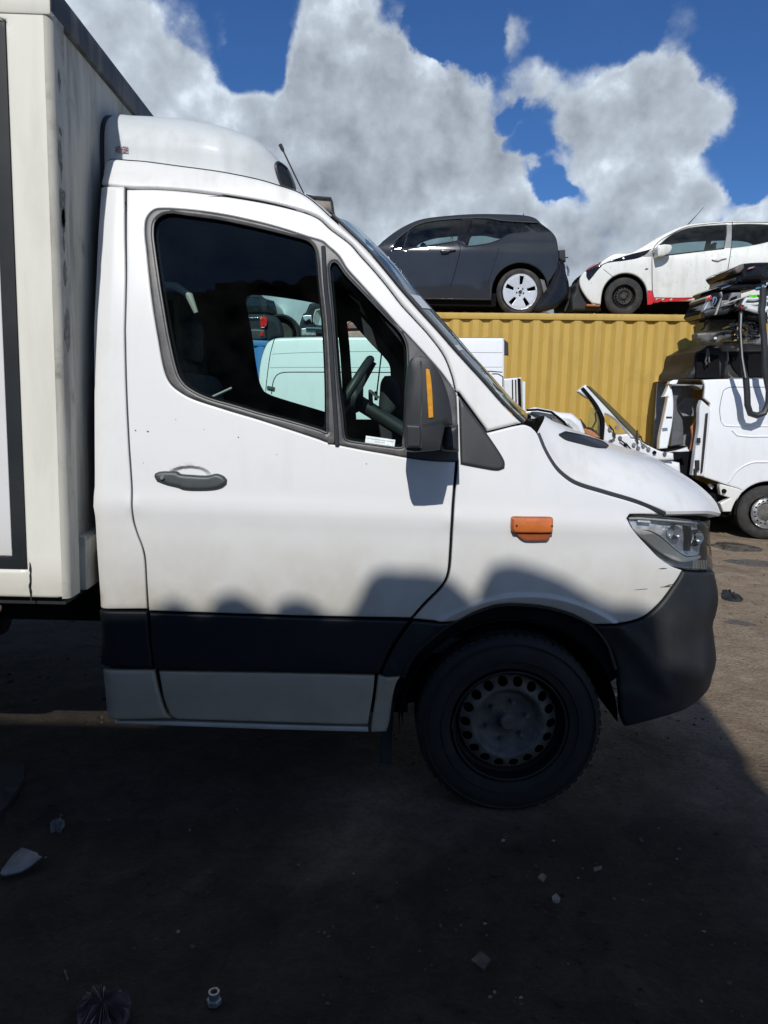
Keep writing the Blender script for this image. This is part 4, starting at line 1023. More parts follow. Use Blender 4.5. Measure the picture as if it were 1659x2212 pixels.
g = G().grid(rows)
g.add(rows[0], [tuple(range(len(rows[0])))]); g.add(rows[-1], [tuple(range(len(rows[-1])))])
FAIR = g.make('refrigeration_unit', 'grp', TRUCK, flat_angle=60)
g = G(); g.tube([Vector(p)+Vector((-.008, 0, .0)) for p in rows[0]], .010, 6); g.make('rear_gasket', 'plastic', FAIR)
# flared skirt of the housing at the rear foot
# oval fan outlet near the front
fo = zR([(190, 640), (200, 590), (245, 570), (310, 610), (420, 710), (500, 870), (570, 1030), (600, 1150), (560, 1160), (450, 1110), (320, 1050), (250, 870), (210, 740)])
gg, rim = decal_on(rows, fo, .004); FAN = G().tube(rim+rim[:1], .007, 6, cap=False).make('fan_outlet', 'plastic', FAIR)
gg.make('fan_mesh', 'trim', FAN)
b = caster(rows)(*zR([(178, 905)])[0]) or Vector((-.5, 3.5, 2.6))
#b = fp(*zR([(178, 905)])[0]); G().lathe([(.0001, -.006), (.008, -.004), (.010, .003)], b, 12).make('fixing_bolt', 'silver', FAIR)
# flag sticker
fl = zFl([(505, 330), (955, 345), (955, 560), (505, 555)])
def flp(s, t, d=-.003):
    a = (np.array(fl[0])*(1-s)+np.array(fl[1])*s)*(1-t)+(np.array(fl[3])*(1-s)+np.array(fl[2])*s)*t
    return at(a[0], a[1], YC-.665-.0035+d+.004)
def quadmesh(name, qs, mat, par, d):
    V = []; F = []
    for q in qs:
        k = len(V); V += [flp(s, t, d) for s, t in q]; F.append(tuple(range(k, k+len(q))))
    return mk(name, V, F, mat, par, smooth=False)
flag = quadmesh('flag_sticker', [[(-.03, -.06), (1.03, -.06), (1.03, 1.06), (-.03, 1.06)]], 'decal_white', FAIR, -.004)
quadmesh('flag_blue_field', [[(.16, 0), (.40, 0), (.40, .30)], [(0, .10), (0, .34), (.24, .34)], [(.60, 0), (.86, 0), (.60, .28)], [(1, .12), (1, .34), (.78, .34)],
                             [(.16, 1), (.40, 1), (.40, .74)], [(0, .90), (0, .66), (.24, .66)], [(.60, 1), (.86, 1), (.60, .72)], [(1, .88), (1, .66), (.78, .66)]], 'decal_blue', flag, -.005)
quadmesh('flag_red_cross', [[(.455, 0), (.545, 0), (.545, 1), (.455, 1)], [(0, .43), (.455, .43), (.455, .57), (0, .57)], [(.545, .43), (1, .43), (1, .57), (.545, .57)],
                            [(0, 0), (.05, 0), (.36, .36), (.28, .36)], [(1, 0), (.95, 0), (.64, .36), (.72, .36)], [(0, 1), (.05, 1), (.36, .64), (.28, .64)], [(1, 1), (.95, 1), (.64, .64), (.72, .64)]], 'decal_red', flag, -.006)
# -- aerial and forward lamp bracket
a0, a1 = at(658.5, 423, 3.45), at(605, 312, 3.45)
G().tube([a0, a0.lerp(a1, .85), a0.lerp(a1, .9), a1], [.0030, .0032, .0075, .008], 8).make('aerial', 'plastic', TRUCK)
BE = pillow('roof_lamp_bracket', zR([(840, 1262), (870, 1268), (1000, 1290), (1390, 1318), (1412, 1335), (1450, 1480), (1465, 1620), (1400, 1620), (1100, 1500), (900, 1400)]), 3.42, .25, 'beacon', TRUCK, step=3, r=.012)
G().tube([at(x, y, 3.415) for x, y in zR([(850, 1268), (1000, 1300), (1200, 1320), (1395, 1335), (1420, 1420), (1440, 1560)])], .006, 6).make('bracket_rim', 'plastic', BE)
# =================================================================== ground
def ground_mat():
    m = MB_('yard_soil')
    n1 = m.noise(.9, 9, .62, .6); n2 = m.noise(6, 8, .7, .4); n3 = m.noise(46, 6, .65); n4 = m.noise(.45, 5, .55, 1.0)
    c = m.mix(m.rng(n2, .30, .72), (.27, .195, .125), (.40, .31, .215))
    c = m.mix(m.rng(n3, .35, .75, 0, .55), c, (.075, .056, .040))
    c = m.mix(m.rng(n1, .55, .74, 0, .80), c, (.040, .034, .028))          # oily patches
    # shade of the foreground and under the box painted into the oil-stained soil
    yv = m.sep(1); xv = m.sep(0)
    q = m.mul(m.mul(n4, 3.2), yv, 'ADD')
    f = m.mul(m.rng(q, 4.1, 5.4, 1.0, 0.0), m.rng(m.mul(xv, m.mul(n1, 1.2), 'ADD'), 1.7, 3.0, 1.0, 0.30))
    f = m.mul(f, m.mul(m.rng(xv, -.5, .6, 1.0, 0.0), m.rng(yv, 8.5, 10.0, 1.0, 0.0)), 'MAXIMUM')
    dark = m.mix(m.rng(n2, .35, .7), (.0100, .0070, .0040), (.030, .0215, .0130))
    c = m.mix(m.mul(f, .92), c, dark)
    sp = m.rng(m.noise(120, 2, .5), .735, .77, 0, .7); c = m.mix(sp, c, (.20, .165, .115))
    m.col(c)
    wet = m.rng(m.noise(1.6, 7, .6, .8), .60, .72, 0, 1)
    m.set(Roughness=m.mul(m.mul(wet, -.40), .92, 'ADD'), Specular_IOR_Level=.3)
    h = m.mul(m.mul(n2, .8), m.mul(n3, .45), 'ADD'); m.bump(h, 1.0, .05)
    return m.m
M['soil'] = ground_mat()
gx = sorted(set([round(v, 3) for v in list(np.linspace(-3.2, 6.5, 150))+[-60, -30, -14, -8, -5, 8, 10, 14, 20, 35, 60, 300, -300, 1500, -1500]]))
gy = sorted(set([round(v, 3) for v in list(np.linspace(1.2, 10.5, 170))+[-1500, -300, -60, -20, -6, -2, 0, 12, 14, 18, 26, 40, 80, 300, 1500]]))
from mathutils import noise as mn
def gh(x, y):
    if abs(x-1.5) > 6.5 or y > 11.5 or y < 0: return G0
    h = .022*mn.fractal(Vector((x*.8, y*.8, 3.1)), 1.0, 2.0, 4)+.009*mn.fractal(Vector((x*4, y*4, 7.7)), .9, 2.1, 4)
    for cx in (WX, WX-.2, WX+.2):                                    # level under the tyres
        for cy in (3.13, 2*YC-3.13):
            k = math.exp(-(((x-cx)/.40)**2+((y-cy)/.45)**2)); h = h*(1-k)-.0*k
    return h+G0
V = [(x, y, gh(x, y)) for y in gy for x in gx]; nx = len(gx)
F = [(j*nx+i, j*nx+i+1, (j+1)*nx+i+1, (j+1)*nx+i) for j in range(len(gy)-1) for i in range(nx-1)]
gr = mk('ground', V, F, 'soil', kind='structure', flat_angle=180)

# oil puddles beyond the nose of the truck
def puddle_mat():
    m = MB_('oily_mud'); n = m.noise(9, 7, .7, .6)
    m.col(m.mix(m.rng(n, .4, .65), (.03, .025, .020), (.12, .095, .070))); m.set(Roughness=m.rng(n, .4, .7, .25, .9)); m.bump(n, .8, .02); return m.m
M['mud'] = puddle_mat()
g = G()
def blob(cx, cy, rx, ry, n=30, z=.004, jag=.12):
    V = []
    for i in range(n):
        a = 2*math.pi*i/n; r = 1+random.uniform(-jag, jag); X_, Y_ = cx+rx*r*math.cos(a), cy+ry*r*math.sin(a); V.append((X_, Y_, gh(X_, Y_)+.001))
    for k_ in (.66, .33): V += [(cx+(v[0]-cx)*k_, cy+(v[1]-cy)*k_, gh(cx+(v[0]-cx)*k_, cy+(v[1]-cy)*k_)+z+.002) for v in V[:n]]
    V.append((cx, cy, gh(cx, cy)+z+.003)); g.add(V, [(k_*n+i, k_*n+(i+1) % n, (k_+1)*n+(i+1) % n, (k_+1)*n+i) for k_ in (0, 1) for i in range(n)]+[(2*n+i, 2*n+(i+1) % n, 3*n) for i in range(n)])
for (px, py, rx, ry) in ((1625, 1216, .30, .22), (1600, 1345, .12, .10), (1590, 1182, .28, .3)):
    q = raydir(px, py); p = CAM+q*(-(1.6-G0)/q.z); blob(p.x, p.y, rx, ry)
g.make('oily_patches', 'mud', kind='stuff')

# gravel, chips and grit: far too many to count
def ico():
    bm = bmesh.new(); bmesh.ops.create_icosphere(bm, subdivisions=1, radius=1); v = [x.co.copy() for x in bm.verts]; f = [tuple(x.index for x in q.verts) for q in bm.faces]; bm.free(); return v, f
IV, IF = ico()
def pebble(g, x, y, s, flat=.6, z=None):
    k = [random.uniform(.7, 1.25) for _ in IV]; a = random.uniform(0, 6.28); ca, sa = math.cos(a), math.sin(a); e = random.uniform(.55, 1.)
    V = [(x+s*(v.x*q*ca-v.y*q*sa*e), y+s*(v.x*q*sa+v.y*q*ca*e), (gh(x, y) if z is None else z)+s*flat*(v.z*q+.55)) for v, q in zip(IV, k)]
    g.add(V, IF)
g1, g2, g3 = G(), G(), G()
rs = random.Random(11)
for i in range(7000):
    y = 1.5+rs.random()**.8*8.5; x = (rs.random()*1.25-.12)*(y*.62)*1.0-0.0 if rs.random() < .5 else rs.uniform(-.62, .75)*y
    s = (.0012+.0062*rs.random()**6)*(1+.10*y)
    pebble(rs.choice((g1, g2, g2, g2, g3)) if s > .004 else rs.choice((g1, g2, g2)), x, y, s)
tag(g1.make('pale_grit', 'grit', smooth=False), kind='stuff'); tag(g2.make('dark_grit', 'stone_dark', smooth=False), kind='stuff')
tag(g3.make('small_chips', plain('grey_chip', (.085, .075, .060), .9, spec=.1), smooth=False), kind='stuff')

# crumbs of dried mud pressed up in low ridges
g4 = G()
for i in range(1500):
    y = rs.uniform(1.7, 9.5); x = rs.uniform(-.6, .8)*y
    if mn.noise(Vector((x*1.3, y*1.3, 5.))) > .02: pebble(g4, x, y, rs.uniform(.004, .013)*(1+.05*y), .45)
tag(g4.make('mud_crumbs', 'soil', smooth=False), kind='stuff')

# single things lying on the ground
def gp(px, py):
    q = raydir(px, py); p = CAM+q*(-(CAM.z-G0)/q.z); return Vector((p.x, p.y, gh(p.x, p.y)))
def gD(L_): return L_
zgl = Z(0, 3200, 1500); zgr = Z(1500, 3000, 3024)
stones = [(zgl, 200, 198, 8), (zgl, 776, 511, 11), (zgl, 1300, 227, 8), (zgl, 1342, 295, 8), (zgl, 1540, 268, 9), (zgl, 1430, 537, 7), (zgl, 827, 80, 6),
          (zgr, 525, 341, 15), (zgr, 738, 343, 10), (zgr, 845, 506, 9), (zgr, 1268, 423, 8), (zgr, 468, 1018, 13), (zgr, 486, 1000, 13), (zgr, 599, 1024, 13), (zgr, 1376, 1011, 13), (zgr, 1385, 728, 12), (zgr, 445, 708, 13), (zgr, 1190, 294, 8), (zgr, 1278, 380, 8)]
where = ['left of the plastic shard', 'in the middle foreground', 'nearest the front tyre', 'just below the small one by the tyre', 'under the front tyre, right', 'in the right middle of the shadow', 'directly below the door',
         'flat, below the front tyre', 'bright, below the front tyre', 'orange-tinted, between two slate chips', 'pale, right of the slate chips', 'left one of the touching pair at the bottom', 'right one of the touching pair at the bottom', 'alone, right of the touching pair at the bottom',
         'at the bottom right beside the dark chip', 'amid scattered grit at right', 'rounded grey, left of the slate flake', 'in the right shadow, upper', 'in the right shadow, lower']
for (f, x, y, r), wtxt in zip(stones, where):
    p = f([(x, y)])[0]; q = gp(*p); s = r*.92/KD*q.y/FP*.85
    g = G(); pebble(g, q.x, q.y, s, .55)
    tag(g.make('pebble', 'stone', smooth=False), 'small pale pebble '+wtxt, 'pebble', 'pebbles on the dark soil')
def slab(name, loop, h, mat, label, cat, group=None, tilt=0., crumple=0.):
    P = smooth_loop(loop, True, 3, sharp=20); base = [gp(*p) for p in P]; c = sum(base, Vector())/len(base); g = G(); n = len(P)
    top = []
    for i, b in enumerate(base):
        top.append(b+Vector((0, 0, h+tilt*(b.x-c.x)+random.uniform(0, crumple))))
    mid = [c.lerp(t, .55)+Vector((0, 0, random.uniform(0, crumple)*1.5)) for t in top]
    cc = c+Vector((0, 0, h+crumple))
    g.add([b-Vector((0, 0, .01)) for b in base]+top+mid+[cc], [(i, (i+1) % n, n+(i+1) % n, n+i) for i in range(n)]+[(n+i, n+(i+1) % n, 2*n+(i+1) % n, 2*n+i) for i in range(n)]+[(2*n+i, 2*n+(i+1) % n, 3*n) for i in range(n)])
    return tag(g.make(name, mat, smooth=crumple == 0), label, cat, group)
# curved grey plastic shard, bottom left
sh = zgl([(0, 290), (20, 262), (60, 215), (95, 192), (120, 200), (165, 222), (168, 236), (185, 238), (150, 262), (110, 282), (60, 294), (15, 296)])
P = smooth_loop(sh, True, 3, 30); n = len(P); base = [gp(*p) for p in P]; c = sum(base, Vector())/n
g = G(); top = [b+Vector((0, 0, .035+.10*(b.y-c.y)+.06*(b.x-c.x))) for b in base]
g.add(top+[c+Vector((0, 0, .075))], [(i, (i+1) % n, n) for i in range(n)]); g.add([t-Vector((0, 0, .006)) for t in top]+[c+Vector((0, 0, .069))], [(n, (i+1) % n, i) for i in range(n)])
g.add(top+[t-Vector((0, 0, .006)) for t in top], [(i, (i+1) % n, n+(i+1) % n, n+i) for i in range(n)])
tag(g.make('plastic_shard', 'foam'), 'curved pointed shard of grey plastic on the dark soil at left', 'debris')
slab('crumpled_wrapper', zgl([(218, 72), (235, 52), (262, 46), (282, 60), (270, 72), (262, 88), (240, 78), (222, 85)]), .012, 'foam', 'small crumpled grey wrapper above the plastic shard', 'litter', crumple=.022)
slab('plastic_film', zgl([(335, 885), (370, 820), (430, 790), (520, 810), (570, 840), (565, 880), (540, 925), (430, 960), (340, 950)]), .012, plain('pinkish_film', (.12, .085, .085), .35, 0, .3, .3, 20), 'crumpled pinkish plastic film at the bottom left edge', 'litter', crumple=.03)
slab('slate_flake', zgr([(385, 872), (425, 832), (470, 868), (440, 912)]), .006, 'stone_dark', 'large square slate-coloured flake at the bottom centre', 'debris')
slab('slate_flake', zgr([(672, 510), (690, 492), (708, 505), (695, 526)]), .008, 'stone', 'small grey flake, upper of two below the front tyre', 'debris')
slab('slate_flake', zgr([(732, 595), (750, 582), (768, 600), (760, 613), (738, 610)]), .010, 'stone', 'small grey flake, lower of two below the front tyre', 'debris')
slab('wood_splinter', zgr([(910, 470), (945, 460), (946, 466), (915, 478)]), .008, 'stone', 'slim pale splinter right of the grey flakes', 'debris')
slab('black_rag', [(1559, 1282), (1572, 1283), (1590, 1290), (1605, 1296), (1600, 1300), (1580, 1298), (1560, 1293)], .012, 'rag', 'torn black rag on the sunlit soil right of the bumper', 'rag', crumple=.03)
slab('brown_leaf', zgl([(278, 680), (285, 676), (298, 716), (292, 722)]), .006, plain('dry_leaf', (.16, .15, .09), .7), 'narrow dry leaf above the plastic film', 'leaf')
slab('rubber_mat', [(-40, 1640), (52, 1655), (50, 1690), (30, 1725), (0, 1765), (-40, 1790)], .02, 'tyre', 'dark rubber mat at the left edge below the box', 'mat')
# threaded hose fitting
p = gp(*zgl([(932, 828)])[0]); FT = thing('hose_fitting', 'small grey hexagonal hose fitting standing on the dark soil', 'fitting', tuple(p))
g = G(); g.lathe([(.0175, 0), (.021, .004), (.021, .016), (.017, .020), (.015, .020)], p, 6, 'Z'); g.make('hex_collar', 'fitting', FT, smooth=False)
g = G(); g.lathe([(.010, .012), (.010, .040), (.0155, .040), (.016, .036), (.0145, .018)], p, 24, 'Z'); g.make('nozzle', 'fitting', FT)
# two or three single chips of light in the sunlit strip under the box are part of the grit

# =================================================================== unseen shadow casters added behind the photographer to shade the yard
SY = -2.6
def container(name, label, cat, origin, rz, Lc, Hc, Wc, mat, z0=0., pitch=.285, dep=.036):
    T0 = thing(name, label, cat, (*origin, z0), rz)
    def wall(y, s, par):
        prof = []; x = .12; n = int((Lc-.24)/pitch); pt = (Lc-.24)/n
        for i in range(n):
            a = .12+i*pt
            prof += [(a, 0), (a+pt*.30, 0), (a+pt*.52, dep), (a+pt*.78, dep)]
        prof.append((Lc-.12, 0))
        g = G(); g.grid([[(px, y+s*(.012+d), z) for px, d in prof] for z in (.16, Hc-.115)])
        o = g.make('corrugated_wall', mat, par, local=True, smooth=False); return o
    wall(0, 1, T0); wall(Wc, -1, T0)
    g = G(); g.box((.0, 0, 0), (Lc, .06, .16)); g.box((0, Wc-.06, 0), (Lc, Wc, .16)); g.make('bottom_rail', mat, T0, local=True)
    g = G(); g.box((.05, -.004, Hc-.115), (Lc-.05, .06, Hc-.02), bev=.008); g.make('top_rail', mat, T0, local=True)
    g = G(); g.box((.05, Wc-.06, Hc-.115), (Lc-.05, Wc+.004, Hc-.02), bev=.008); g.make('top_rail', mat, T0, local=True)
    for x in (0, Lc-.12):
        g = G(); g.box((x, -.006, 0), (x+.12, .11, Hc)); g.box((x, Wc-.11, 0), (x+.12, Wc+.006, Hc)); g.make('corner_post', mat, T0, local=True)
        g = G(); g.box((x+.04, .11, .1), (x+.07, Wc-.11, Hc-.05)); g.make('end_wall', mat, T0, local=True)
    prof = []; n = int(Lc/.21)
    rows = []
    for i in range(n+1):
        a = .06+i*(Lc-.12)/n
        for dx, dz in ((0, 0), (.05, .0), (.075, .016), (.13, .016), (.155, 0)):
            if a+dx > Lc-.05: break
            rows.append([(a+dx, .03, Hc-.022+dz), (a+dx, Wc-.03, Hc-.022+dz)])
    G().grid(rows).make('roof_sheet', mat, T0, local=True, smooth=False)
    return T0
CTL, CTH = 10.44, 2.66
container('shade_container', 'unseen dark grey shipping container added behind the photographer for its shade, lower of two stacked', 'container', (-9.6, SY-2.44), 0, CTL, CTH, 2.44, 'dark_container', z0=G0)
container('shade_container', 'unseen dark grey shipping container added behind the photographer for its shade, upper of two stacked', 'container', (-9.6, SY-2.44), 0, CTL, CTH, 2.44, 'dark_container', z0=CTH+G0+.003)
# added pallet, beam, drum and scrap shapes throw the scalloped edge of the shade
g = G(); g.box((-2.1, SY-.95, 2*CTH+G0+.01), (-.42, SY-.12, 2*CTH+G0+.13), bev=.01); tag(g.make('pallet', plain('grey_wood', (.10, .085, .065), .85)), 'unseen pallet added for its shade on top of the stacked grey containers', 'pallet')
def shade_x(px, py=1300): return at(px, py, 3.0).x-.16*(3.0-(SY-.25))
def up(px, py, Yc=SY-.25):                      # the point above the containers whose shadow falls on this spot of the truck
    q = at(px, py, 3.0); return (q.x-.16*(3.0-Yc), q.z+.83*(3.0-Yc))
K0 = 2*CTH+G0+.01
def heap(name, pts, th, label, cat, mat, dent):  # added shadow casters, outlines worked back from the shade edge
    P = [up(*p) for p in pts]; P = [(P[0][0], K0+.0, 'c')]+P+[(P[-1][0], K0+.0, 'c')]; of = random.uniform(0, 40)
    def surf(u, z, d): return Vector((u, SY-.25-th+d+dent*mnoise(Vector((u*3+of, z*4, 0))), z))
    o = panel(name, P, surf, mat, None, gap=0, rnd=.03, skirt=th, res=.08, step=.03, back=True)
    c = Vector((P[0][0], SY-.25, K0)); return tag(o, label, cat)
g = None
heap('shade_beam', [(208, 1336), (300, 1334), (500, 1336), (762, 1340)], .15, 'unseen long steel beam added for its shade along the edge of the stacked grey containers', 'beam', 'steel_dark', .0)  # added to keep the cladding in shade between the lumps
DR = thing('shade_drum', 'unseen oil drum added for its shade on the right end of the stacked grey containers', 'drum', (.71, SY-.30, K0))  # added to lengthen the ground shade beside the bumper
g = G(); g.lathe([(.0001, 0), (.17, 0), (.175, .01), (.175, .24), (.18, .25), (.175, .26), (.175, .48), (.18, .49), (.175, .50), (.175, .72), (.17, .73), (.0001, .72)], (.66, SY-.30, K0), 28, 'Z'); g.make('drum_shell', 'grey_metal', DR)
heap('shade_lump_left', [(330, 1322), (345, 1318), (372, 1302), (392, 1309), (418, 1324)], .35, 'unseen scrap lump cut to its shadow, leftmost of the scrap on top of the stacked grey containers', 'scrap', 'grey_metal', .03)
heap('shade_lump_mid', [(455, 1326), (466, 1306), (490, 1294), (518, 1295), (546, 1312), (577, 1327)], .35, 'unseen scrap lump cut to its shadow, second from left on top of the stacked grey containers', 'scrap', 'grey_metal', .03)
heap('fuel_tank', [(590, 1328), (606, 1306), (640, 1297), (670, 1308), (702, 1328)], .4, 'unseen scrap lump cut to its shadow, left of the crushed cars on top of the stacked grey containers', 'scrap', 'steel_dark', .03)  # an added lump that bumps the shade edge, not a tank
heap('shade_wreck', [(748, 1345), (765, 1318), (782, 1296), (800, 1266), (830, 1247), (872, 1244), (925, 1238), (955, 1240), (982, 1258), (1008, 1284), (1026, 1296)], 1.2, 'unseen crushed car shape cut to its shadow, larger left one on top of the stacked grey containers', 'car wreck', 'black_paint', .06)
heap('shade_wreck', [(1030, 1300), (1048, 1266), (1062, 1244), (1100, 1239), (1150, 1246), (1200, 1254), (1252, 1268), (1296, 1290), (1340, 1312), (1390, 1322), (1425, 1336)], 1.2, 'unseen crushed car shape cut to its shadow, longer right one on top of the stacked grey containers', 'car wreck', 'black_paint', .06)
# =================================================================== background vehicles
class Side:
    """flank of a vehicle in a frame of its own: u along it, z up, depth inwards from the flank facing the camera"""
    def __init__(s, x, y, rz, tz=None, ends=None, W=1.75):
        s.o = Vector((x, y, 0)); s.c, s.s = math.cos(rz), math.sin(rz); s.rz = rz; s.W = W; s.tz = tz or (lambda z: 0.); s.ends = ends
    def w(s, u, v, z): return Vector((s.o.x+u*s.c-v*s.s, s.o.y+u*s.s+v*s.c, z))
    def dep(s, u, z):
        t = s.tz(z)
        if s.ends:
            u0, u1, r, k = s.ends
            e = max(0., (u0+r-u)/r, (u-(u1-r))/r); t += k*min(e, 1.2)**2.4
        return t
    def __call__(s, u, z, d): return s.w(u, s.dep(u, z)+d, z)
    def far(s): return lambda u, z, d: s.w(u, s.W-s.dep(u, z)-d, z)
    def px(s, L_, v=0.):
        out = []
        for p in L_:
            d = raydir(p[0], p[1]); u = z = 0.; t = v
            for _ in range(8):                                    # meet the plane at depth t, then refine
                n = Vector((-s.s, s.c, 0)); k = ((s.o-CAM).dot(n)+t)/d.dot(n); q = CAM+d*k
                u = (q-s.o).dot(Vector((s.c, s.s, 0))); z = q.z; t = v+s.dep(u, z)
            out.append((u, z, *p[2:]))
        return out
def hull(name, sd, outline, mat, parent, n=9, crown=.03, off=.004):
    """the skin that joins the two flanks over roof, bonnet and ends"""
    P = smooth_loop(outline, False, .06, 40); rows = []
    cu = float(np.mean(P[:, 0])); cz = float(np.mean(P[:, 1]))
    for u, z in P:
        d0 = sd.dep(u, z)+off; row = []
        for j in range(n):
            t = -1+2*j/(n-1); f = 1-abs(t)**2.2
            row.append(sd.w(u+f*crown*1.3*np.sign(u-cu)*min(1, abs(u-cu)/1.2)**3, sd.W/2+t*(sd.W/2-d0), z+f*crown*(1 if z > cz else 0)))
        rows.append(row)
    return G().grid(rows).make(name, mat, parent)
def small_wheel(parent, sd, u, z, r, rim_r, style, v=.02, w=.19):
    wh = thing_part('wheel', parent); c = sd.w(u, v+w/2, z)
    def put(g): return g.rot(sd.rz, 'Z', c)
    g = G(); g.lathe([(rim_r, -w*.32), (rim_r+.01, -w*.46), ((r+rim_r)/2, -w*.5), (r-.02, -w*.44), (r, -w*.32), (r, w*.32), (r-.02, w*.44), (rim_r, w*.4)], c, 48)
    g.lathe([(rim_r+.006, -w*.47), (rim_r+.010, -w*.50), (rim_r+.016, -w*.47)], c, 40); put(g).make('tyre', 'tyre2', wh)
    if style == 'steel':
        dep = lambda q: float(np.interp(q, [0, .035, .045, rim_r*.45, rim_r*.55, rim_r*.72, rim_r*.85, rim_r*.93, rim_r], [.025, .028, .045, .045, .022, .020, .045, .05, .0]))
        hs = [circ(rim_r*.76*math.cos(a), rim_r*.76*math.sin(a), rim_r*.075, 8) for a in np.linspace(0, 2*math.pi, 19)[:-1]]
        o = disc('rim', (c.x, c.y-w*.5+.01, c.z), rim_r, dep, 'steel_black', wh, holes=hs, rings=14, n=40)
        g = G(); g.lathe([(rim_r*.26, 0), (rim_r*.24, -.012), (.0001, -.014)], c+Vector((0, -w*.5+.038, 0)), 20)
        for k in range(4): a = k*math.pi/2+.4; g.lathe([(.0001, -.03), (.009, -.03), (.010, 0)], c+Vector((rim_r*.38*math.cos(a), -w*.5+.055, rim_r*.38*math.sin(a))), 6)
        put(g).make('hub', 'steel_black', wh)
    elif style == 'silver':
        dep = lambda q: float(np.interp(q, [0, .04, rim_r*.55, rim_r*.62, rim_r*.80, rim_r*.93, rim_r], [.02, .03, .035, .01, .02, .05, .0]))
        hs = [circ(rim_r*.73*math.cos(a), rim_r*.73*math.sin(a), rim_r*.06, 8) for a in np.linspace(0, 2*math.pi, 17)[:-1]]
        disc('rim', (c.x, c.y-w*.5+.01, c.z), rim_r, dep, 'alu', wh, holes=hs, rings=14, n=40)
        g = G(); g.lathe([(rim_r*.52, .0), (rim_r*.45, -.01), (.0001, -.012)], c+Vector((0, -w*.5+.03, 0)), 20); put(g).make('hub', 'steel', wh)
    else:
        dep = lambda q: float(np.interp(q, [0, .05, rim_r*.5, rim_r*.9, rim_r*.95, rim_r], [.0, .012, .006, .0, .006, .0]))
        hs = []
        for k in range(5):
            a = math.pi/2-.06+k*2*math.pi/5
            pts = []
            for (q, da) in ((.44, -.17), (.885, -.135), (.885, .145), (.40, .20)): pts.append((rim_r*q*math.cos(a+da), rim_r*q*math.sin(a+da)))
            hs.append(pts)
        disc('rim', (c.x, c.y-w*.5-.002, c.z), rim_r, dep, 'alloy', wh, holes=hs, rings=16, n=60, skirt=.03)
        g = G()
        for k in range(5): a = math.pi/2+.55+k*2*math.pi/5; g.lathe([(.0001, -.004), (.013, -.004), (.014, .004)], c+Vector((.058*math.cos(a), -w*.5+.006, .058*math.sin(a))), 8)
        g.lathe([(.0001, -.006), (.028, -.004), (.030, .004)], c+Vector((0, -w*.5+.0, 0)), 16); g.make('wheel_bolts', 'plastic', wh)
    g = G(); g.lathe([(rim_r*.97, -w*.3), (rim_r*.9, w*.3), (.0001, w*.3)], c, 32); put(g).make('rim_barrel', 'void', wh)
    return wh
M['tyre2'] = plain('dusty_tyre', (.025, .024, .023), .8, 0, 0, .3, 9, .3, 80, dust=.5, dustc=(.13, .115, .09))
def strip(sd, L_, r, name, mat, parent, d=-.004, flat=1.):
    P = sd.px(L_); P = smooth_loop(P, False, .05); return G().tube([sd(p[0], p[1], d) for p in P], r, 6).make(name, mat, parent)
def sp(sd, name, L_, mat, parent, **k):
    a = dict(gap=.004, rnd=.012, skirt=.02, res=.09, step=.04); a.update(k)
    return panel(name, sd.px(L_), sd, mat, parent, **a)

# ------------------------------------------------------------ the yellow container
CRZ = R(-9.6)
CX0, CY0 = -.42, 12.45                                     # its near left lower corner
csd = Side(CX0, CY0, CRZ)
CTOP = csd.px([(1300, 675)])[0][1]
YB = container('yellow_container', 'yellow ochre corrugated shipping container with two cars on its roof', 'container', (CX0, CY0), CRZ, 12.19, CTOP-.10-G0, 2.44, 'yellow', z0=.10+G0, pitch=.302, dep=.045)
for u in (.3, 6, 11.6): G().box((u, .05, -.12), (u+.2, 2.3, .0)).make('timber_sleeper', 'brown_mesh', YB, local=True)

# ------------------------------------------------------------ graphite electric hatchback
def tumble(z0, k=.13, h=1.45, belt=.82):
    def f(z):
        q = z-z0; a = .035*max(0, (.35-q)/.35)**1.5
        return a+(k*((q-belt)/(h-belt))**1.35 if q > belt else .018*max(0, (q-.55)/.3)**2 if q < belt else 0)+(.018*((belt-.55)/.3)**2 if q > belt else 0)
    return f
i3 = Side(1.0, 12.55, R(-6), tumble(CTOP, .20, 1.5, .85), W=1.72)
BODY = zC([(-140, 860, 'c'), (-190, 740), (-170, 560), (-60, 475), (80, 430), (158, 404), (200, 365), (300, 290), (400, 236), (490, 205), (640, 185), (860, 170), (1100, 172), (1240, 181), (1310, 203), (1345, 237), (1422, 297), (1455, 342), (1468, 400), (1474, 480), (1468, 560), (1430, 625), (1400, 680), (1395, 760, 'c')])
CAR1 = thing('grey_hatchback', 'dark grey hatchback with a white five-spoke wheel, left on top of the yellow container', 'car', tuple(i3.w(i3.px(zC([(1192, 715)]))[0][0]-1.2, .86, CTOP)), R(-6))
def arch(cx, cz, r, a0, a1, n=12): return [(cx+r*math.cos(a), cz+r*math.sin(a)) for a in np.linspace(a0, a1, n)]
w1 = i3.px(zC([(1193, 716)]))[0]; R1 = w1[1]-CTOP
R1 = min(.36, max(.30, R1)); w1 = (w1[0], CTOP+R1); w0 = (w1[0]-2.55, w1[1])
wa = arch(w1[0], w1[1], R1+.075, R(-12), R(192)); wb = arch(w0[0], w0[1], R1+.07, R(-12), R(192))
sil = i3.px(zC([(1010, 690, 'c'), (960, 682), (700, 715), (430, 730)]))
G1 = zC([(355, 420), (362, 380), (385, 300), (440, 258), (540, 228), (660, 213), (768, 207, 'c'), (750, 290), (737, 362), (700, 372), (560, 392), (450, 408)])
GQ0 = zC([(270, 432, 'c'), (300, 370), (345, 318), (372, 296), (352, 380), (345, 415, 'c')])
G2 = zC([(802, 400), (815, 320), (845, 222), (860, 207), (960, 206), (1060, 222), (1190, 232), (1210, 232), (1260, 290), (1230, 300), (1120, 312), (1050, 350), (980, 375), (880, 392)])
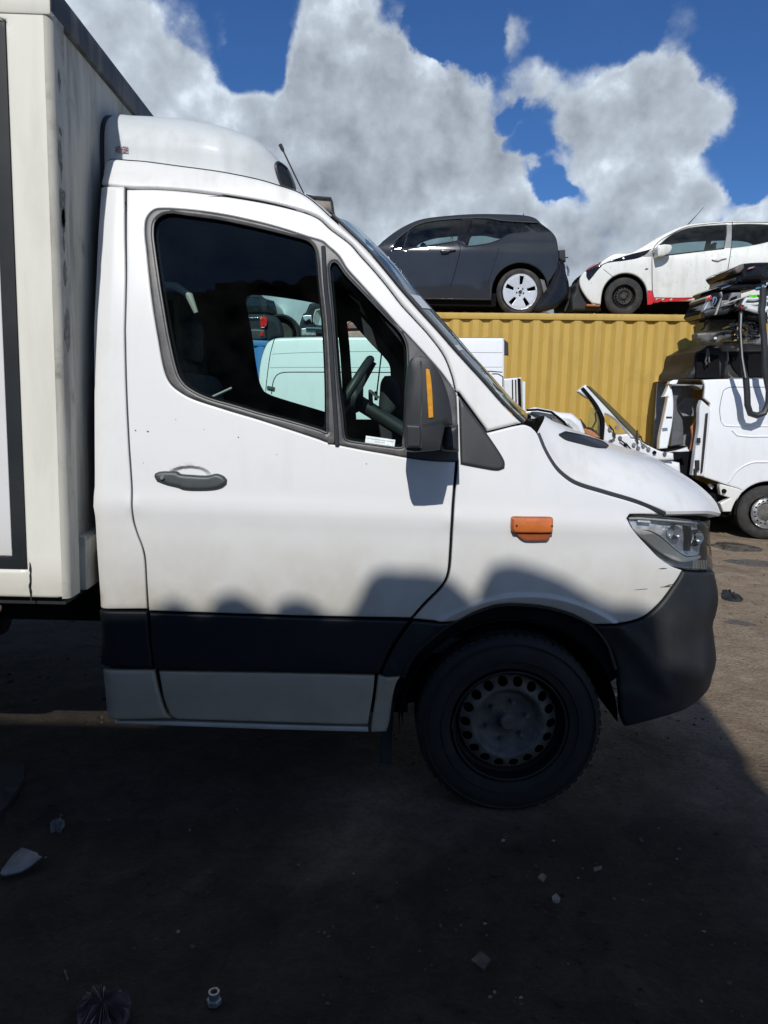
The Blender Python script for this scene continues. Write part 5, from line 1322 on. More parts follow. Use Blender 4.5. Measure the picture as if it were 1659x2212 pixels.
G3 = zC([(1205, 232, 'c'), (1320, 238), (1345, 250), (1412, 295, 'c'), (1322, 297, 'c')])
fullo = i3.px(BODY)
lowr = [(w1[0]+R1+.09, CTOP+.26, 'c')]+[(p[0], p[1]) for p in wa[1:-1]]+[(w1[0]-R1-.075, CTOP+.22, 'c'), (w0[0]+R1+.09, CTOP+.22, 'c')]+[(p[0], p[1]) for p in wb[1:-1]]+[(w0[0]-R1-.09, CTOP+.22, 'c')]
outl = fullo[1:-1]+lowr
hol = [i3.px(GQ0), i3.px(G1), i3.px(G2), i3.px(G3)]
b = panel('body', outl, i3, 'graphite', CAR1, holes=hol, gap=0, hgap=0, rnd=.018, skirt=.03, res=.07, step=.035)
panel('body_side', outl, i3.far(), 'graphite', CAR1, holes=hol, gap=0, hgap=0, rnd=.018, skirt=.03, res=.10, step=.05)
hull('roof_skin', i3, [q for q in fullo[1:-1]], 'graphite', CAR1, crown=.05, off=.012)
for gl, nm in ((GQ0, 'quarter_glass'), (G1, 'front_window'), (G2, 'rear_window'), (G3, 'corner_glass')):
    panel(nm, i3.px(gl), i3, 'glass_dark', CAR1, gap=-.004, rnd=0, skirt=0, d=.014, res=.12, step=.05)
    panel(nm, i3.px(gl), i3.far(), 'glass_dark', CAR1, gap=-.004, rnd=0, skirt=0, d=.014, res=.12, step=.05)
strip(i3, zC([(738, 362), (760, 420), (735, 540), (700, 672), (690, 700)]), .006, 'door_joint', 'void', CAR1, d=.002)
strip(i3, zC([(1040, 420), (1010, 520), (985, 600), (962, 672)]), .004, 'door_joint', 'void', CAR1, d=.002)
strip(i3, zC([(265, 437), (450, 412), (735, 366), (802, 402), (960, 385), (1060, 352)]), .007, 'window_trim', 'plastic', CAR1)
strip(i3, zC([(272, 380), (372, 296), (440, 254), (540, 224), (768, 202), (960, 202), (1060, 218), (1200, 228), (1330, 234)]), .007, 'window_trim', 'plastic', CAR1)
sp(i3, 'door_handle', zC([(612, 440), (630, 428), (700, 430), (730, 430), (728, 442), (690, 448), (672, 462), (625, 465)]), 'black_paint', CAR1, d=-.03, skirt=.02, rnd=.01, res=.03, step=.02)
sp(i3, 'handle_glint', zC([(275, 428), (290, 418), (335, 414), (342, 422), (330, 430), (285, 436)]), 'chrome', CAR1, d=-.02, skirt=.02, rnd=.008, res=.03, step=.02)
sp(i3, 'pillar_panel', zC([(770, 208, 'c'), (850, 206, 'c'), (838, 240), (812, 330), (798, 396, 'c'), (742, 362, 'c'), (752, 290)]), 'black_paint', CAR1, d=-.004, rnd=.005, skirt=.01)
sill = zC([(400, 735, 'c'), (700, 708), (955, 690), (968, 740), (955, 765), (880, 772), (600, 780), (410, 800, 'c')])
sp(i3, 'sill_cover', sill, 'black_paint', CAR1, d=.01, rnd=.03)
g = G()
q0 = i3.px(zC([(300, 860)]))[0][0]; q1 = w1[0]-R1
for a, c_ in ((q0, q1),): g.add([i3.w(x, v, z) for x in (w0[0], c_) for v in (.10, 1.62) for z in (CTOP+.14, CTOP+.34)], [(0, 1, 3, 2), (4, 6, 7, 5), (0, 4, 5, 1), (2, 3, 7, 6), (1, 5, 7, 3), (0, 2, 6, 4)])
g.add([i3.w(x, v, z) for x in (c_-.05, w1[0]+R1) for v in (.40, 1.5) for z in (CTOP+.10, CTOP+.34)], [(0, 1, 3, 2), (4, 6, 7, 5), (0, 4, 5, 1), (2, 3, 7, 6), (1, 5, 7, 3), (0, 2, 6, 4)])
g.make('underbody', 'void', CAR1)
sp(i3, 'seat', zC([(650, 372), (672, 340), (690, 300), (708, 298), (706, 340), (690, 372)]), 'lightgrey', CAR1, d=.35, skirt=.10, rnd=.03, res=.05, step=.03)
sp(i3, 'steering_wheel', zC([(455, 345), (480, 325), (505, 340), (500, 385), (470, 385)]), 'interior', CAR1, d=.5, skirt=.05, rnd=.01, res=.05)
sp(i3, 'dashboard', zC([(280, 440), (330, 350), (420, 330), (440, 360), (430, 430)]), 'interior', CAR1, d=.55, skirt=.6, rnd=.02, res=.06)
small_wheel(CAR1, i3, w1[0], w1[1], R1, R1*.765, 'alloy', v=.03)
small_wheel(CAR1, i3, w0[0], w0[1], R1, R1*.765, 'alloy', v=.03)
for ww in (w0, w1):
    g = G(); pts = arch(ww[0], ww[1], R1+.06, R(-15), R(195), 16); g.grid([[i3.w(p[0], v, p[1]) for v in (.035, .3, .6)] for p in pts]); k = [i3.w(p[0], .6, p[1]) for p in pts]; g.add(k, [tuple(range(len(k)))]); g.make('wheel_housing', 'void', CAR1)
# rear bumper hanging off, wires and the torn lamp
bl_ = pillow('loose_bumper', zC([(1468, 500), (1500, 505), (1525, 530), (1535, 600), (1553, 660), (1555, 740), (1520, 800), (1460, 850), (1370, 872), (1300, 870), (1330, 800), (1400, 700), (1440, 610)]), 12.35, 1.5, 'black_paint', CAR1, step=5, r=.06)
pillow('lamp_bracket', zC([(1474, 433), (1522, 427), (1528, 515), (1500, 512), (1478, 495)]), 12.5, .3, 'steel_dark', CAR1, step=4, r=.02)
pillow('loose_clip', zC([(1485, 480), (1546, 482), (1546, 487), (1486, 488)]), 12.5, .05, 'steel_dark', CAR1, step=3, r=.005)
pillow('torn_flap', zC([(1338, 640), (1372, 650), (1402, 750), (1398, 765), (1366, 765), (1352, 690)]), 12.42, .08, 'grey_metal', CAR1, step=4, r=.01)
G().tube([at(*q, 12.4) for q in zC([(1520, 700), (1553, 720), (1552, 800), (1530, 850), (1520, 876)])], .018, 6).make('hanging_wire', 'steel_dark', CAR1)
G().tube([at(*q, 12.9) for q in zC([(1217, 180), (1220, 166)])], .008, 5).make('aerial', 'plastic', CAR1)
G().tube([at(*q, 12.36) for q in zC([(1525, 545), (1545, 570), (1545, 620)])], .02, 6).make('chrome_strip', 'chrome', CAR1)

# ------------------------------------------------------------ small white hatchback
AY = R(-9)
ay = Side(4.0, 11.98, AY, tumble(CTOP, .20, 1.40, .80), W=1.60)
AB = zD([(330, 905, 'c'), (262, 893), (215, 840), (172, 765), (165, 705), (185, 665), (215, 635), (340, 563), (400, 522), (450, 500), (575, 490), (650, 452), (760, 387), (860, 331), (960, 287), (1060, 262), (1200, 249), (1400, 241), (1659, 248), (1800, 262), (1900, 300), (1990, 430), (2020, 600), (2000, 850), (1960, 900, 'c')])
CAR2 = thing('white_hatchback', 'small white hatchback with red sill graphics, right on top of the yellow container', 'car', tuple(ay.w(1.5, .8, CTOP)), AY)
aw = ay.px(zD([(520, 836)]))[0]; RA = max(.26, min(.32, aw[1]-CTOP)); aw = (aw[0], CTOP+RA); aw2 = (aw[0]+2.34, aw[1])
ao = ay.px(AB)
zl_ = ay.px(zD([(900, 875)]))[0][1]
lowr = [(aw2[0]+RA+.09, zl_, 'c')]+arch(*aw2, RA+.06, R(0), R(180))+[(aw2[0]-RA-.06, zl_, 'c'), (aw[0]+RA+.07, zl_, 'c')]+[(p[0], p[1]) for p in arch(*aw, RA+.055, R(3), R(177))]+[(aw[0]-RA-.06, ao[0][1], 'c')]
A1 = zD([(790, 440), (880, 362), (1000, 306), (1130, 284), (1335, 270, 'c'), (1330, 360), (1310, 457, 'c'), (1100, 482), (900, 506), (792, 516, 'c')])
A2 = zD([(1378, 270, 'c'), (1500, 266), (1659, 272), (1740, 290), (1800, 330), (1780, 370), (1640, 412), (1500, 440), (1372, 456, 'c')])
ah = [ay.px(A1), ay.px(A2)]
panel('body', ao[1:-1]+lowr, ay, 'dirty_white', CAR2, holes=ah, gap=0, hgap=0, rnd=.02, skirt=.03, res=.07, step=.035)
panel('body_side', ao[1:-1]+lowr, ay.far(), 'dirty_white', CAR2, holes=ah, gap=0, hgap=0, rnd=.02, skirt=.03, res=.10, step=.05)
hull('roof_skin', ay, [q for q in ao[5:-1]], 'dirty_white', CAR2, crown=.05, off=.012)
hull('front_end', ay, [q for q in ao[1:6]], 'plastic', CAR2, crown=.02, off=.02)
for gl, nm in ((A1, 'front_window'), (A2, 'rear_window')):
    panel(nm, ay.px(gl), ay, 'glass_dark', CAR2, gap=-.004, rnd=0, skirt=0, d=.014, res=.12, step=.05)
    panel(nm, ay.px(gl), ay.far(), 'glass_dark', CAR2, gap=-.004, rnd=0, skirt=0, d=.014, res=.12, step=.05)
# window frame, black quarter and bonnet edge
sp(ay, 'pillar_trim', zD([(1337, 269, 'c'), (1376, 268, 'c'), (1370, 457, 'c'), (1308, 460, 'c'), (1328, 360)]), 'galv', CAR2, d=-.003, rnd=.005)
sp(ay, 'mirror_corner', zD([(655, 528, 'c'), (750, 462), (790, 436), (792, 518), (745, 524)]), 'galv', CAR2, d=-.004, rnd=.006)
sp(ay, 'black_bonnet_edge', zD([(215, 640, 'c'), (345, 580), (450, 540), (580, 500), (700, 470), (752, 452), (748, 462), (655, 530), (520, 560), (400, 575), (345, 600), (240, 722), (218, 690)]), 'black_paint', CAR2, d=-.006, rnd=.01)
sp(ay, 'headlamp', zD([(208, 640), (235, 612), (300, 575), (346, 565), (320, 590), (260, 625), (225, 642)]), 'redlamp2', CAR2, d=-.014, rnd=.01, step=.02)
sp(ay, 'side_glint', zD([(498, 540), (512, 526), (530, 538), (514, 552)]), 'silver', CAR2, d=-.012, rnd=.006, step=.02, res=.03)
strip(ay, zD([(760, 440), (742, 500), (740, 640), (743, 790), (752, 850), (1000, 852), (1180, 842)]), .006, 'door_joint', 'void', CAR2, d=.001)
strip(ay, zD([(1376, 250), (1366, 460), (1345, 600), (1325, 740)]), .005, 'door_joint', 'void', CAR2, d=.001)
strip(ay, zD([(762, 440), (800, 400), (880, 352), (1000, 296), (1130, 272), (1375, 254), (1659, 254)]), .006, 'roof_joint', 'void', CAR2, d=.001)
strip(ay, zD([(355, 625), (400, 660), (445, 697)]), .004, 'bumper_joint', 'void', CAR2, d=.001)
strip(ay, zD([(792, 518), (900, 507), (1100, 483), (1312, 459)]), .008, 'window_trim', 'plastic', CAR2)
mi = round_body('door_mirror', zD([(785, 450), (800, 432), (840, 424), (895, 428), (903, 450), (890, 480), (850, 510), (790, 520), (785, 490)]), ay.w(*[ay.px(zD([(840, 470)]))[0][0], -.16, 0]).y, .2, 'dirty_white', CAR2, step=4, r=.04)
sp(ay, 'door_handle', zD([(1208, 548), (1240, 525), (1270, 520), (1290, 528), (1330, 532), (1332, 542), (1290, 552), (1260, 564), (1215, 556)]), 'dirty_white', CAR2, d=-.03, skirt=.02, rnd=.012, res=.03, step=.02)
sp(ay, 'side_repeater', zD([(676, 625), (695, 613), (716, 620), (700, 630)]), 'plastic', CAR2, d=-.012, rnd=.005, res=.03, step=.02)
for L_ in ([(702, 792), (745, 792), (756, 852), (775, 858), (738, 902), (702, 905)], [(785, 858), (825, 856), (798, 885), (750, 893)], [(838, 856), (892, 853), (868, 882), (815, 884)], [(905, 852), (1098, 846), (1000, 872), (885, 882)]):
    sp(ay, 'red_graphic', zD([(*q, 'c') for q in L_]), 'red', CAR2, d=-.0025, rnd=0, skirt=.0, gap=0)
g = G(); g.add([ay.w(x, v, z) for x in (aw[0]-.25, aw2[0]-.2) for v in (.35, 1.5) for z in (CTOP+.14, CTOP+.34)], [(0, 1, 3, 2), (4, 6, 7, 5), (0, 4, 5, 1), (2, 3, 7, 6), (1, 5, 7, 3), (0, 2, 6, 4)]); g.make('underbody', 'void', CAR2)
pillow('exposed_front', zD([(105, 850), (130, 800), (135, 750), (165, 715), (172, 765), (215, 842), (262, 895), (330, 910), (340, 950), (110, 950)]), 12.2, 1.2, 'steel_dark', CAR2, step=4, r=.03)
pillow('bumper_scrap', zD([(222, 900), (330, 908), (328, 918), (225, 914)]), 12.1, .3, 'orange', CAR2, step=4, r=.01)
small_wheel(CAR2, ay, aw[0], aw[1], RA, RA*.60, 'steel', v=.03, w=.16)
small_wheel(CAR2, ay, aw2[0], aw2[1], RA, RA*.60, 'steel', v=.03, w=.16)
for ww in (aw, aw2):
    g = G(); pts = arch(ww[0], ww[1], RA+.05, R(-15), R(195), 16); g.grid([[ay.w(p[0], v, p[1]) for v in (.035, .3, .6)] for p in pts]); k = [ay.w(p[0], .6, p[1]) for p in pts]; g.add(k, [tuple(range(len(k)))]); g.make('wheel_housing', 'void', CAR2)
G().tube([at(*q, 12.6) for q in zD([(1020, 275), (1085, 205), (1148, 134)])], [.012, .006, .004], 6).make('aerial', 'plastic', CAR2)
pillow('seat', zD([(1228, 460), (1240, 410), (1256, 412), (1250, 458)]), 12.5, .2, 'lightgrey', CAR2, step=3, r=.02)

# ------------------------------------------------------------ white van body behind the truck (seen through the cab windows and past the screen)
V1 = Side(-1.35, 9.6, R(-2), lambda z: .02+.14*max(0, (z-1.2)/1.25)**1.6+.0, ends=None, W=1.85)
VAN1 = thing('panel_van', 'white panel van with its cab cut off, standing behind the truck cab', 'van', tuple(V1.w(1.5, .9, 0)), R(-2))
va = V1.px([(1088, 1130, 'c'), (1088, 990), (1090, 729, 'c'), (900, 728), (700, 727), (620, 729), (592, 731), (577, 740), (568, 760), (561, 790), (558, 830), (556, 900), (558, 1000), (560, 1100, 'c')])
va = [(p[0], max(p[1], .30), *p[2:]) for p in va]
panel('body_side', va, V1, 'white2', VAN1, gap=0, rnd=.03, skirt=.04, res=.12, step=.06)
hull('roof_skin', V1, va[2:-1], 'white2', VAN1, crown=.04)
panel('body_side', va, V1.far(), 'white2', VAN1, gap=0, rnd=.03, skirt=.04, res=.2, step=.08)
for uu in (.55, 2.35):
    small_wheel(VAN1, V1, uu, G0+.33, .34, .20, 'steel', v=.06, w=.2)
g = G(); g.add([V1.w(x, v, z) for x in (.05, 2.9) for v in (.28, 1.6) for z in (.05, .34)], [(0, 1, 3, 2), (4, 6, 7, 5), (0, 4, 5, 1), (2, 3, 7, 6), (1, 5, 7, 3), (0, 2, 6, 4)]); g.make('chassis_remains', 'steel_dark', VAN1)
strip(V1, zF([(310, 484), (275, 610), (250, 770), (235, 900), (228, 975)]), .006, 'door_joint', 'void', VAN1, d=.002)
strip(V1, zF([(290, 627), (500, 616), (780, 608), (1280, 602)])+[(1085, 762)], .004, 'pressed_line', 'galv', VAN1, d=.002)
strip(V1, zF([(265, 754), (500, 750), (1390, 751)])+[(1085, 793)], .004, 'pressed_line', 'galv', VAN1, d=.002)
strip(V1, zF([(282, 1000), (292, 920), (300, 880), (325, 830), (370, 803), (440, 795), (1390, 797)])+[(1050, 802), (1085, 804)], .007, 'sliding_rail', 'void', VAN1, d=.002)
sp(V1, 'hinge', zF([(243, 917), (318, 932), (313, 968), (238, 954)]), 'plastic', VAN1, d=-.03, rnd=.005, res=.03, step=.02)
pillow('open_door_edge', [(1089, 733), (1098, 740), (1099, 768), (1089, 767)], 9.75, .05, 'plastic', VAN1, step=3, r=.01)
pillow('torn_pillar', [(1088, 818), (1127, 815), (1127, 895), (1089, 860)], 9.7, .15, 'white2', VAN1, step=4, r=.02)
for x in (1107, 1114): G().tube([at(x, 820, 9.69), at(x+1, 880, 9.69)], .008, 5).make('pillar_seam', 'void', VAN1)
pillow('pillar_rubber', [(1119, 817), (1125, 818), (1127, 890), (1121, 884)], 9.66, .04, 'void', VAN1, step=3, r=.006)
pillow('pillar_flange', [(1128, 823), (1135, 825), (1135, 888), (1129, 888)], 9.7, .04, 'white2', VAN1, step=3, r=.006)
strip(V1, zG([(55, 328), (90, 328), (118, 345), (118, 402)]), .006, 'door_joint', 'void', VAN1, d=-.002)

# ------------------------------------------------------------ stripped van front standing to its right
FR_ = thing('stripped_van_front', 'white stripped van front with a bare sloping windscreen pillar beside the yellow container', 'van wreck', (3.3, 9.8, 0))
def pz(name, L_, Y, th, mat, par, r=.02, **k): return pillow(name, zG(L_), Y, th, mat, par, step=4, r=r, **k)
pz('screen_pillar', [(552, 430), (600, 390), (640, 415), (905, 690), (885, 700), (860, 700), (845, 672), (780, 600), (735, 570), (712, 560), (700, 712), (690, 716), (685, 600), (660, 530), (628, 480), (600, 465)], 9.9, .10, 'white2', FR_, r=.025)
pz('screen_rubber', [(604, 396), (632, 404), (905, 668), (930, 700), (900, 700), (880, 688)], 9.88, .06, plain('olive_seal', (.10, .085, .03), .7), FR_, r=.012)
pz('pillar_seal', [(575, 415), (590, 405), (660, 490), (700, 560), (712, 600), (706, 712), (690, 714), (686, 600), (660, 530), (620, 470)], 9.87, .05, 'void', FR_, r=.010)
pz('front_structure', [(700, 720), (712, 600), (735, 640), (790, 685), (845, 675), (870, 700), (905, 702), (960, 740), (1040, 778), (1112, 790), (1115, 830), (1000, 830), (900, 800), (760, 750)], 9.92, .3, 'white2', FR_, r=.03)
pz('far_pillar_glass', [(628, 520), (660, 535), (680, 600), (684, 700), (640, 660), (612, 640)], 10.0, .03, 'glass_screen', FR_, r=.006)
rs2 = random.Random(5)
pillow('wing_stump', [(1290, 985), (1330, 965), (1400, 985), (1470, 1000), (1480, 1120), (1440, 1165), (1250, 1165), (1240, 1050)], 10.0, .9, 'white2', FR_, r=.05, dent=.04)
pillow('sill_stump', [(1120, 1010), (1290, 990), (1300, 1165), (1120, 1165)], 10.05, .5, 'steel_dark', FR_, r=.05, dent=.04)
for (x, y) in ((740, 650), (765, 680), (745, 720), (800, 700), (880, 740), (905, 760), (935, 745), (965, 765), (1000, 785), (1060, 792), (832, 740), (780, 640)):
    p = at(*zG([(x, y)])[0], 9.90); g = G(); g.lathe([(.0001, -.012), (.022, -.012), (.026, .01)], p, 10); g.make('fixing_hole', rs2.choice(('void', 'grey_metal', 'galv')), FR_)
for L_ in ([(735, 625), (760, 655), (770, 700), (745, 718)], [(800, 712), (840, 740), (870, 775)], [(890, 700), (920, 690), (928, 720), (960, 740)], [(640, 640), (660, 600), (655, 560), (672, 530)], [(900, 655), (895, 700), (905, 735)]):
    G().tube([at(*q, 9.88) for q in zG(L_)], .010, 6).make('cut_wire', 'steel_dark', FR_)
pz('scuttle_remains', [(560, 660), (580, 640), (600, 655), (640, 640), (680, 690), (690, 716), (640, 705), (590, 690)], 10.0, .3, 'steel_dark', FR_, r=.02)
# white door frame lying to its left
DF = thing('bare_door_frame', 'bent white door frame with a black rubber edge behind the bonnet', 'car part', (2.2, 9.3, 0))
pillow('door_skin', [(1140, 930), (1200, 905), (1250, 935), (1262, 1000), (1262, 1180), (1130, 1185), (1120, 1000)], 9.35, .10, 'white2', DF, r=.03)
G().tube([at(*q, 9.3) for q in zG([(250, 552), (300, 545), (380, 560), (440, 580), (500, 590), (540, 625), (570, 680)])], [.03, .05, .05, .06, .075, .08, .06], 8).make('frame_tube', 'white2', DF)
G().tube([at(*q, 9.2) for q in zG([(255, 540), (320, 536), (400, 550), (470, 605), (515, 660)])], .016, 6).make('frame_rubber', 'void', DF)
G().tube([at(*q, 9.25) for q in zG([(430, 575), (470, 610), (500, 655), (545, 672)])], [.03, .035, .03, .03], 8).make('frame_tube', 'white2', DF)
TC = thing('torn_plastic_cover', 'torn black plastic cover lying behind the truck scuttle', 'car part', (2.0, 9.2, 0))
pillow('crate_below', [(1140, 930), (1195, 930), (1200, 1190), (1130, 1190)], 9.05, .3, 'steel_dark', TC, r=.02)
pz('cover', [(262, 570), (300, 560), (340, 580), (380, 600), (428, 632), (400, 650), (320, 660), (290, 620)], 9.0, .2, 'rag', TC, r=.03)
G().tube([at(*q, 9.0) for q in zG([(270, 560), (330, 575), (395, 580), (410, 610)])], .012, 6).make('cable', 'grey_metal', TC)
# small debris car parts between the wrecks
PL = thing('door_mirror_scrap', 'dark pointed mirror scrap standing between the two van wrecks', 'car part', (2.9, 9.9, 0))
pillow('stand_below', [(1248, 935), (1290, 930), (1295, 1165), (1245, 1165)], 9.86, .2, 'steel_dark', PL, r=.02)
pz('shell', [(552, 625), (560, 592), (572, 590), (605, 630), (600, 650), (575, 655)], 9.85, .12, 'steel_dark', PL, r=.02)
pz('bracket', [(565, 655), (600, 645), (640, 660), (690, 700), (650, 700), (600, 680)], 9.8, .12, 'orange', PL, r=.02)

# ------------------------------------------------------------ white van rear half, right
VR = R(-9.6)
V2 = Side(4.3, 10.2, VR, lambda z: .012+.12*max(0, (z-1.05)/.95)**1.8+.02*max(0, (.5-z)/.3), W=1.6)
VAN2 = thing('scrapped_van', 'white van shell with an empty door opening, carrying black wrecks on its roof', 'van', tuple(V2.w(.8, .8, 0)), VR)
vb = zG([(1112, 362, 'c'), (1090, 372), (1062, 440), (1050, 462), (1078, 462), (1050, 600), (1030, 700), (1026, 765), (1100, 775, 'c')])
side = V2.px(zG([(1272, 925, 'c'), (1290, 800), (1310, 560), (1322, 500), (1285, 470), (1290, 395), (1275, 362, 'c'), (1400, 357), (1659, 357), (2400, 375), (2500, 440), (2520, 1060, 'c'), (2150, 1075, 'c')]))
vw = V2.px(zG([(1655, 1115)]))[0]; RV = max(.30, min(.36, vw[1]-G0)); vw = (vw[0], RV+G0)
zs_ = V2.px(zG([(1460, 1010)]))[0][1]
side += [(vw[0]+RV+.07, .50, 'c')]+arch(vw[0], vw[1], RV+.06, R(15), R(160), 12)+[(*V2.px(zG([(1500, 1000)]))[0][:2], 'c'), (*V2.px(zG([(1385, 962)]))[0][:2],)]
panel('body_side', side, V2, 'white2', VAN2, gap=0, rnd=.02, skirt=.06, res=.10, step=.05)
hull('roof_skin', V2, V2.px(zG([(1100, 362), (1200, 358), (1275, 360), (1400, 357), (1659, 357), (2400, 375)])), 'white2', VAN2, crown=.03)
panel('body_side', V2.px(zG([(1100, 365, 'c'), (2400, 375, 'c'), (2520, 1060, 'c'), (1040, 1000, 'c')])), V2.far(), 'galv', VAN2, gap=0, rnd=0, skirt=.02, res=.3, step=.1)
panel('door_pillar', V2.px(vb[:-1]+zG([(1075, 760, 'c'), (1105, 600), (1110, 480), (1098, 400), (1130, 385, 'c'), (1140, 362, 'c')])), V2, 'white2', VAN2, gap=0, rnd=.015, skirt=.15, res=.08, step=.04, d=-.0)
# inside of the opening: grey bulkhead, torn lining
panel('inner_lining', V2.px(zG([(1080, 370, 'c'), (1300, 366, 'c'), (1300, 940, 'c'), (1180, 900), (1060, 800, 'c')])), lambda u, z, d: V2.w(u, .9+d, z), 'galv', VAN2, gap=0, rnd=.0, skirt=.02, res=.2, step=.1)
pz('lining_panel', [(1185, 465), (1282, 470), (1280, 575), (1165, 575), (1130, 520)], 10.75, .03, 'galv', VAN2, r=.01)
pz('inner_pillar', [(1095, 395), (1175, 400), (1130, 480), (1135, 540), (1165, 600), (1170, 740), (1095, 750), (1105, 600), (1108, 480)], 10.45, .08, plain('dark_grey_panel', (.10, .105, .11), .6), VAN2, r=.02)
pz('header_rail', [(1095, 385), (1285, 392), (1275, 420), (1230, 398), (1160, 400), (1100, 398)], 10.3, .2, 'alu', VAN2, r=.015)
pz('orange_lining', [(1210, 640), (1225, 620), (1248, 575), (1255, 590), (1240, 700), (1215, 780), (1205, 770), (1218, 700)], 10.35, .03, 'orange', VAN2, r=.01)
pz('white_pillar', [(1262, 525), (1275, 480), (1320, 520), (1325, 560), (1310, 720), (1290, 925), (1220, 918), (1240, 760), (1258, 640)], 10.12, .10, 'white2', VAN2, r=.02)
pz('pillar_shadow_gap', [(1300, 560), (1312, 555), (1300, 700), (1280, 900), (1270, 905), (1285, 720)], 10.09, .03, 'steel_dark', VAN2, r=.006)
for (x, y, w, h) in ((1072, 576, 30, 12), (1250, 700, 18, 30), (1240, 830, 22, 60), (1232, 880, 14, 40)): pz('catch', [(x, y), (x+w, y), (x+w, y+h), (x, y+h)], 10.08, .03, 'steel_dark', VAN2, r=.004)
pz('torn_floor', [(1045, 775), (1120, 765), (1215, 752), (1230, 780), (1220, 930), (1385, 1010), (1440, 1050), (1445, 1160), (1390, 1140), (1100, 900), (1050, 830)], 10.4, .6, 'void', VAN2, r=.03)
pz('white_bracket', [(1378, 985), (1385, 968), (1512, 1002), (1465, 1080), (1445, 1130), (1400, 1130), (1380, 1080), (1440, 1050), (1385, 1030)], 10.12, .08, 'dirty_white', VAN2, r=.015)
pz('white_tag', [(1310, 975), (1325, 965), (1348, 985), (1332, 1000)], 10.3, .03, 'white2', VAN2, r=.006)
p = at(*zG([(1405, 1009)])[0], 10.1); g = G(); g.lathe([(.0001, -.01), (.028, -.01), (.03, .02)], p, 12); g.make('bracket_hole', 'void', VAN2)
G().tube([at(*q, 10.2) for q in zG([(1050, 790), (1130, 775), (1190, 755)])], .01, 5).make('bent_rod', 'lightgrey', VAN2)
pz('white_scrap', [(1110, 780), (1190, 757), (1205, 778), (1150, 782)], 10.15, .06, 'white2', VAN2, r=.01)
strip(V2, zG([(1385, 600), (1378, 540), (1388, 470), (1400, 425), (1430, 407), (1500, 405), (1659, 405)]), .005, 'panel_crease', 'galv', VAN2, d=.0)
strip(V2, zG([(1385, 600), (1405, 628), (1450, 632), (1659, 632)]), .010, 'pressed_ridge', 'white2', VAN2, d=.0)
strip(V2, zG([(1450, 655), (1480, 685), (1540, 692), (1659, 692)]), .012, 'pressed_ridge', 'white2', VAN2, d=.0)
strip(V2, zG([(1430, 960), (1480, 890), (1560, 845), (1659, 840)]), .014, 'wheel_flare', 'white2', VAN2, d=.002)
small_wheel(VAN2, V2, vw[0], vw[1], RV, RV*.60, 'silver', v=.05, w=.2)
g = G(); pts = arch(vw[0], vw[1], RV+.055, R(-15), R(195), 16); g.grid([[V2.w(q[0], v, q[1]) for v in (.03, .3, .6)] for q in pts]); k = [V2.w(q[0], .6, q[1]) for q in pts]; g.add(k, [tuple(range(len(k)))]); g.make('wheel_housing', 'void', VAN2)
g = G(); g.add([V2.w(x, v, z) for x in (-.35, 3.4) for v in (.12, 1.5) for z in (.22, .5)], [(0, 1, 3, 2), (4, 6, 7, 5), (0, 4, 5, 1), (2, 3, 7, 6), (1, 5, 7, 3), (0, 2, 6, 4)]); g.make('chassis_remains', 'void', VAN2)

# ------------------------------------------------------------ black wrecks stacked on that van
def px_(name, L_, Y, th, mat, par, r=.02, f=zX): return pillow(name, f(L_), Y, th, mat, par, r=r, dent=.05 if th > .25 else .012)
WB = thing('black_wreck_shell', 'dark crushed car body wedged directly on the white van roof', 'car wreck', (5.3, 10.6, 2.0))
px_('lower_shell', [(350, 1545), (360, 1480), (400, 1430), (425, 1370), (440, 1285), (470, 1215), (545, 1180), (600, 1140), (650, 1125), (900, 1150), (1400, 1150), (1600, 1100), (1600, 1552), (900, 1552)], 10.55, 1.2, 'steel_dark', WB, .06, zS)
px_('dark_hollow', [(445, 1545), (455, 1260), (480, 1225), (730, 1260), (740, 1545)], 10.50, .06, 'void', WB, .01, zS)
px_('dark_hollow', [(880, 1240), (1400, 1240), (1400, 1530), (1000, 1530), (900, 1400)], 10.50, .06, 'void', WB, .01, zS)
px_('cross_panel', [(780, 1090), (1085, 1080), (1320, 1130), (1340, 1210), (1080, 1212), (775, 1208)], 10.46, .2, 'grey_metal', WB, .02, zS)
for L_ in ([(590, 1180), (580, 1260), (562, 1340), (575, 1375), (583, 1350)], [(590, 1180), (605, 1250), (605, 1340), (618, 1345)], [(835, 1210), (840, 1300), (822, 1400), (850, 1500), (900, 1540)], [(870, 1190), (840, 1210)]):
    G().tube([at(*q, 10.42) for q in zS(L_)], .012, 6).make('loose_cable', 'grey_metal' , WB)
WC_ = thing('stripped_front_frame', 'bare grey bumper beam and radiator frame in the middle of the black wreck stack', 'car wreck', (5.3, 10.3, 2.6))
px_('bumper_beam', [(455, 1060), (450, 1000), (470, 980), (560, 972), (700, 972), (745, 960), (860, 965), (920, 975), (935, 1050), (880, 1050), (780, 1075), (720, 1110), (590, 1105), (510, 1085), (500, 1065)], 10.2, .16, 'grey_metal', WC_, .03, zS)
px_('beam_slot', [(788, 990), (800, 985), (806, 1000), (802, 1015), (790, 1015)], 10.18, .03, 'void', WC_, .004, zS)
px_('radiator', [(590, 850), (600, 820), (960, 815), (960, 940), (590, 955)], 10.42, .12, 'brown_mesh', WC_, .015, zS)
px_('radiator_frame', [(580, 960), (582, 880), (600, 845), (640, 840), (620, 870), (612, 960)], 10.36, .12, 'grey_metal', WC_, .01, zS)
px_('radiator_rail', [(600, 812), (950, 808), (950, 838), (600, 842)], 10.36, .1, 'steel_dark', WC_, .01, zS)
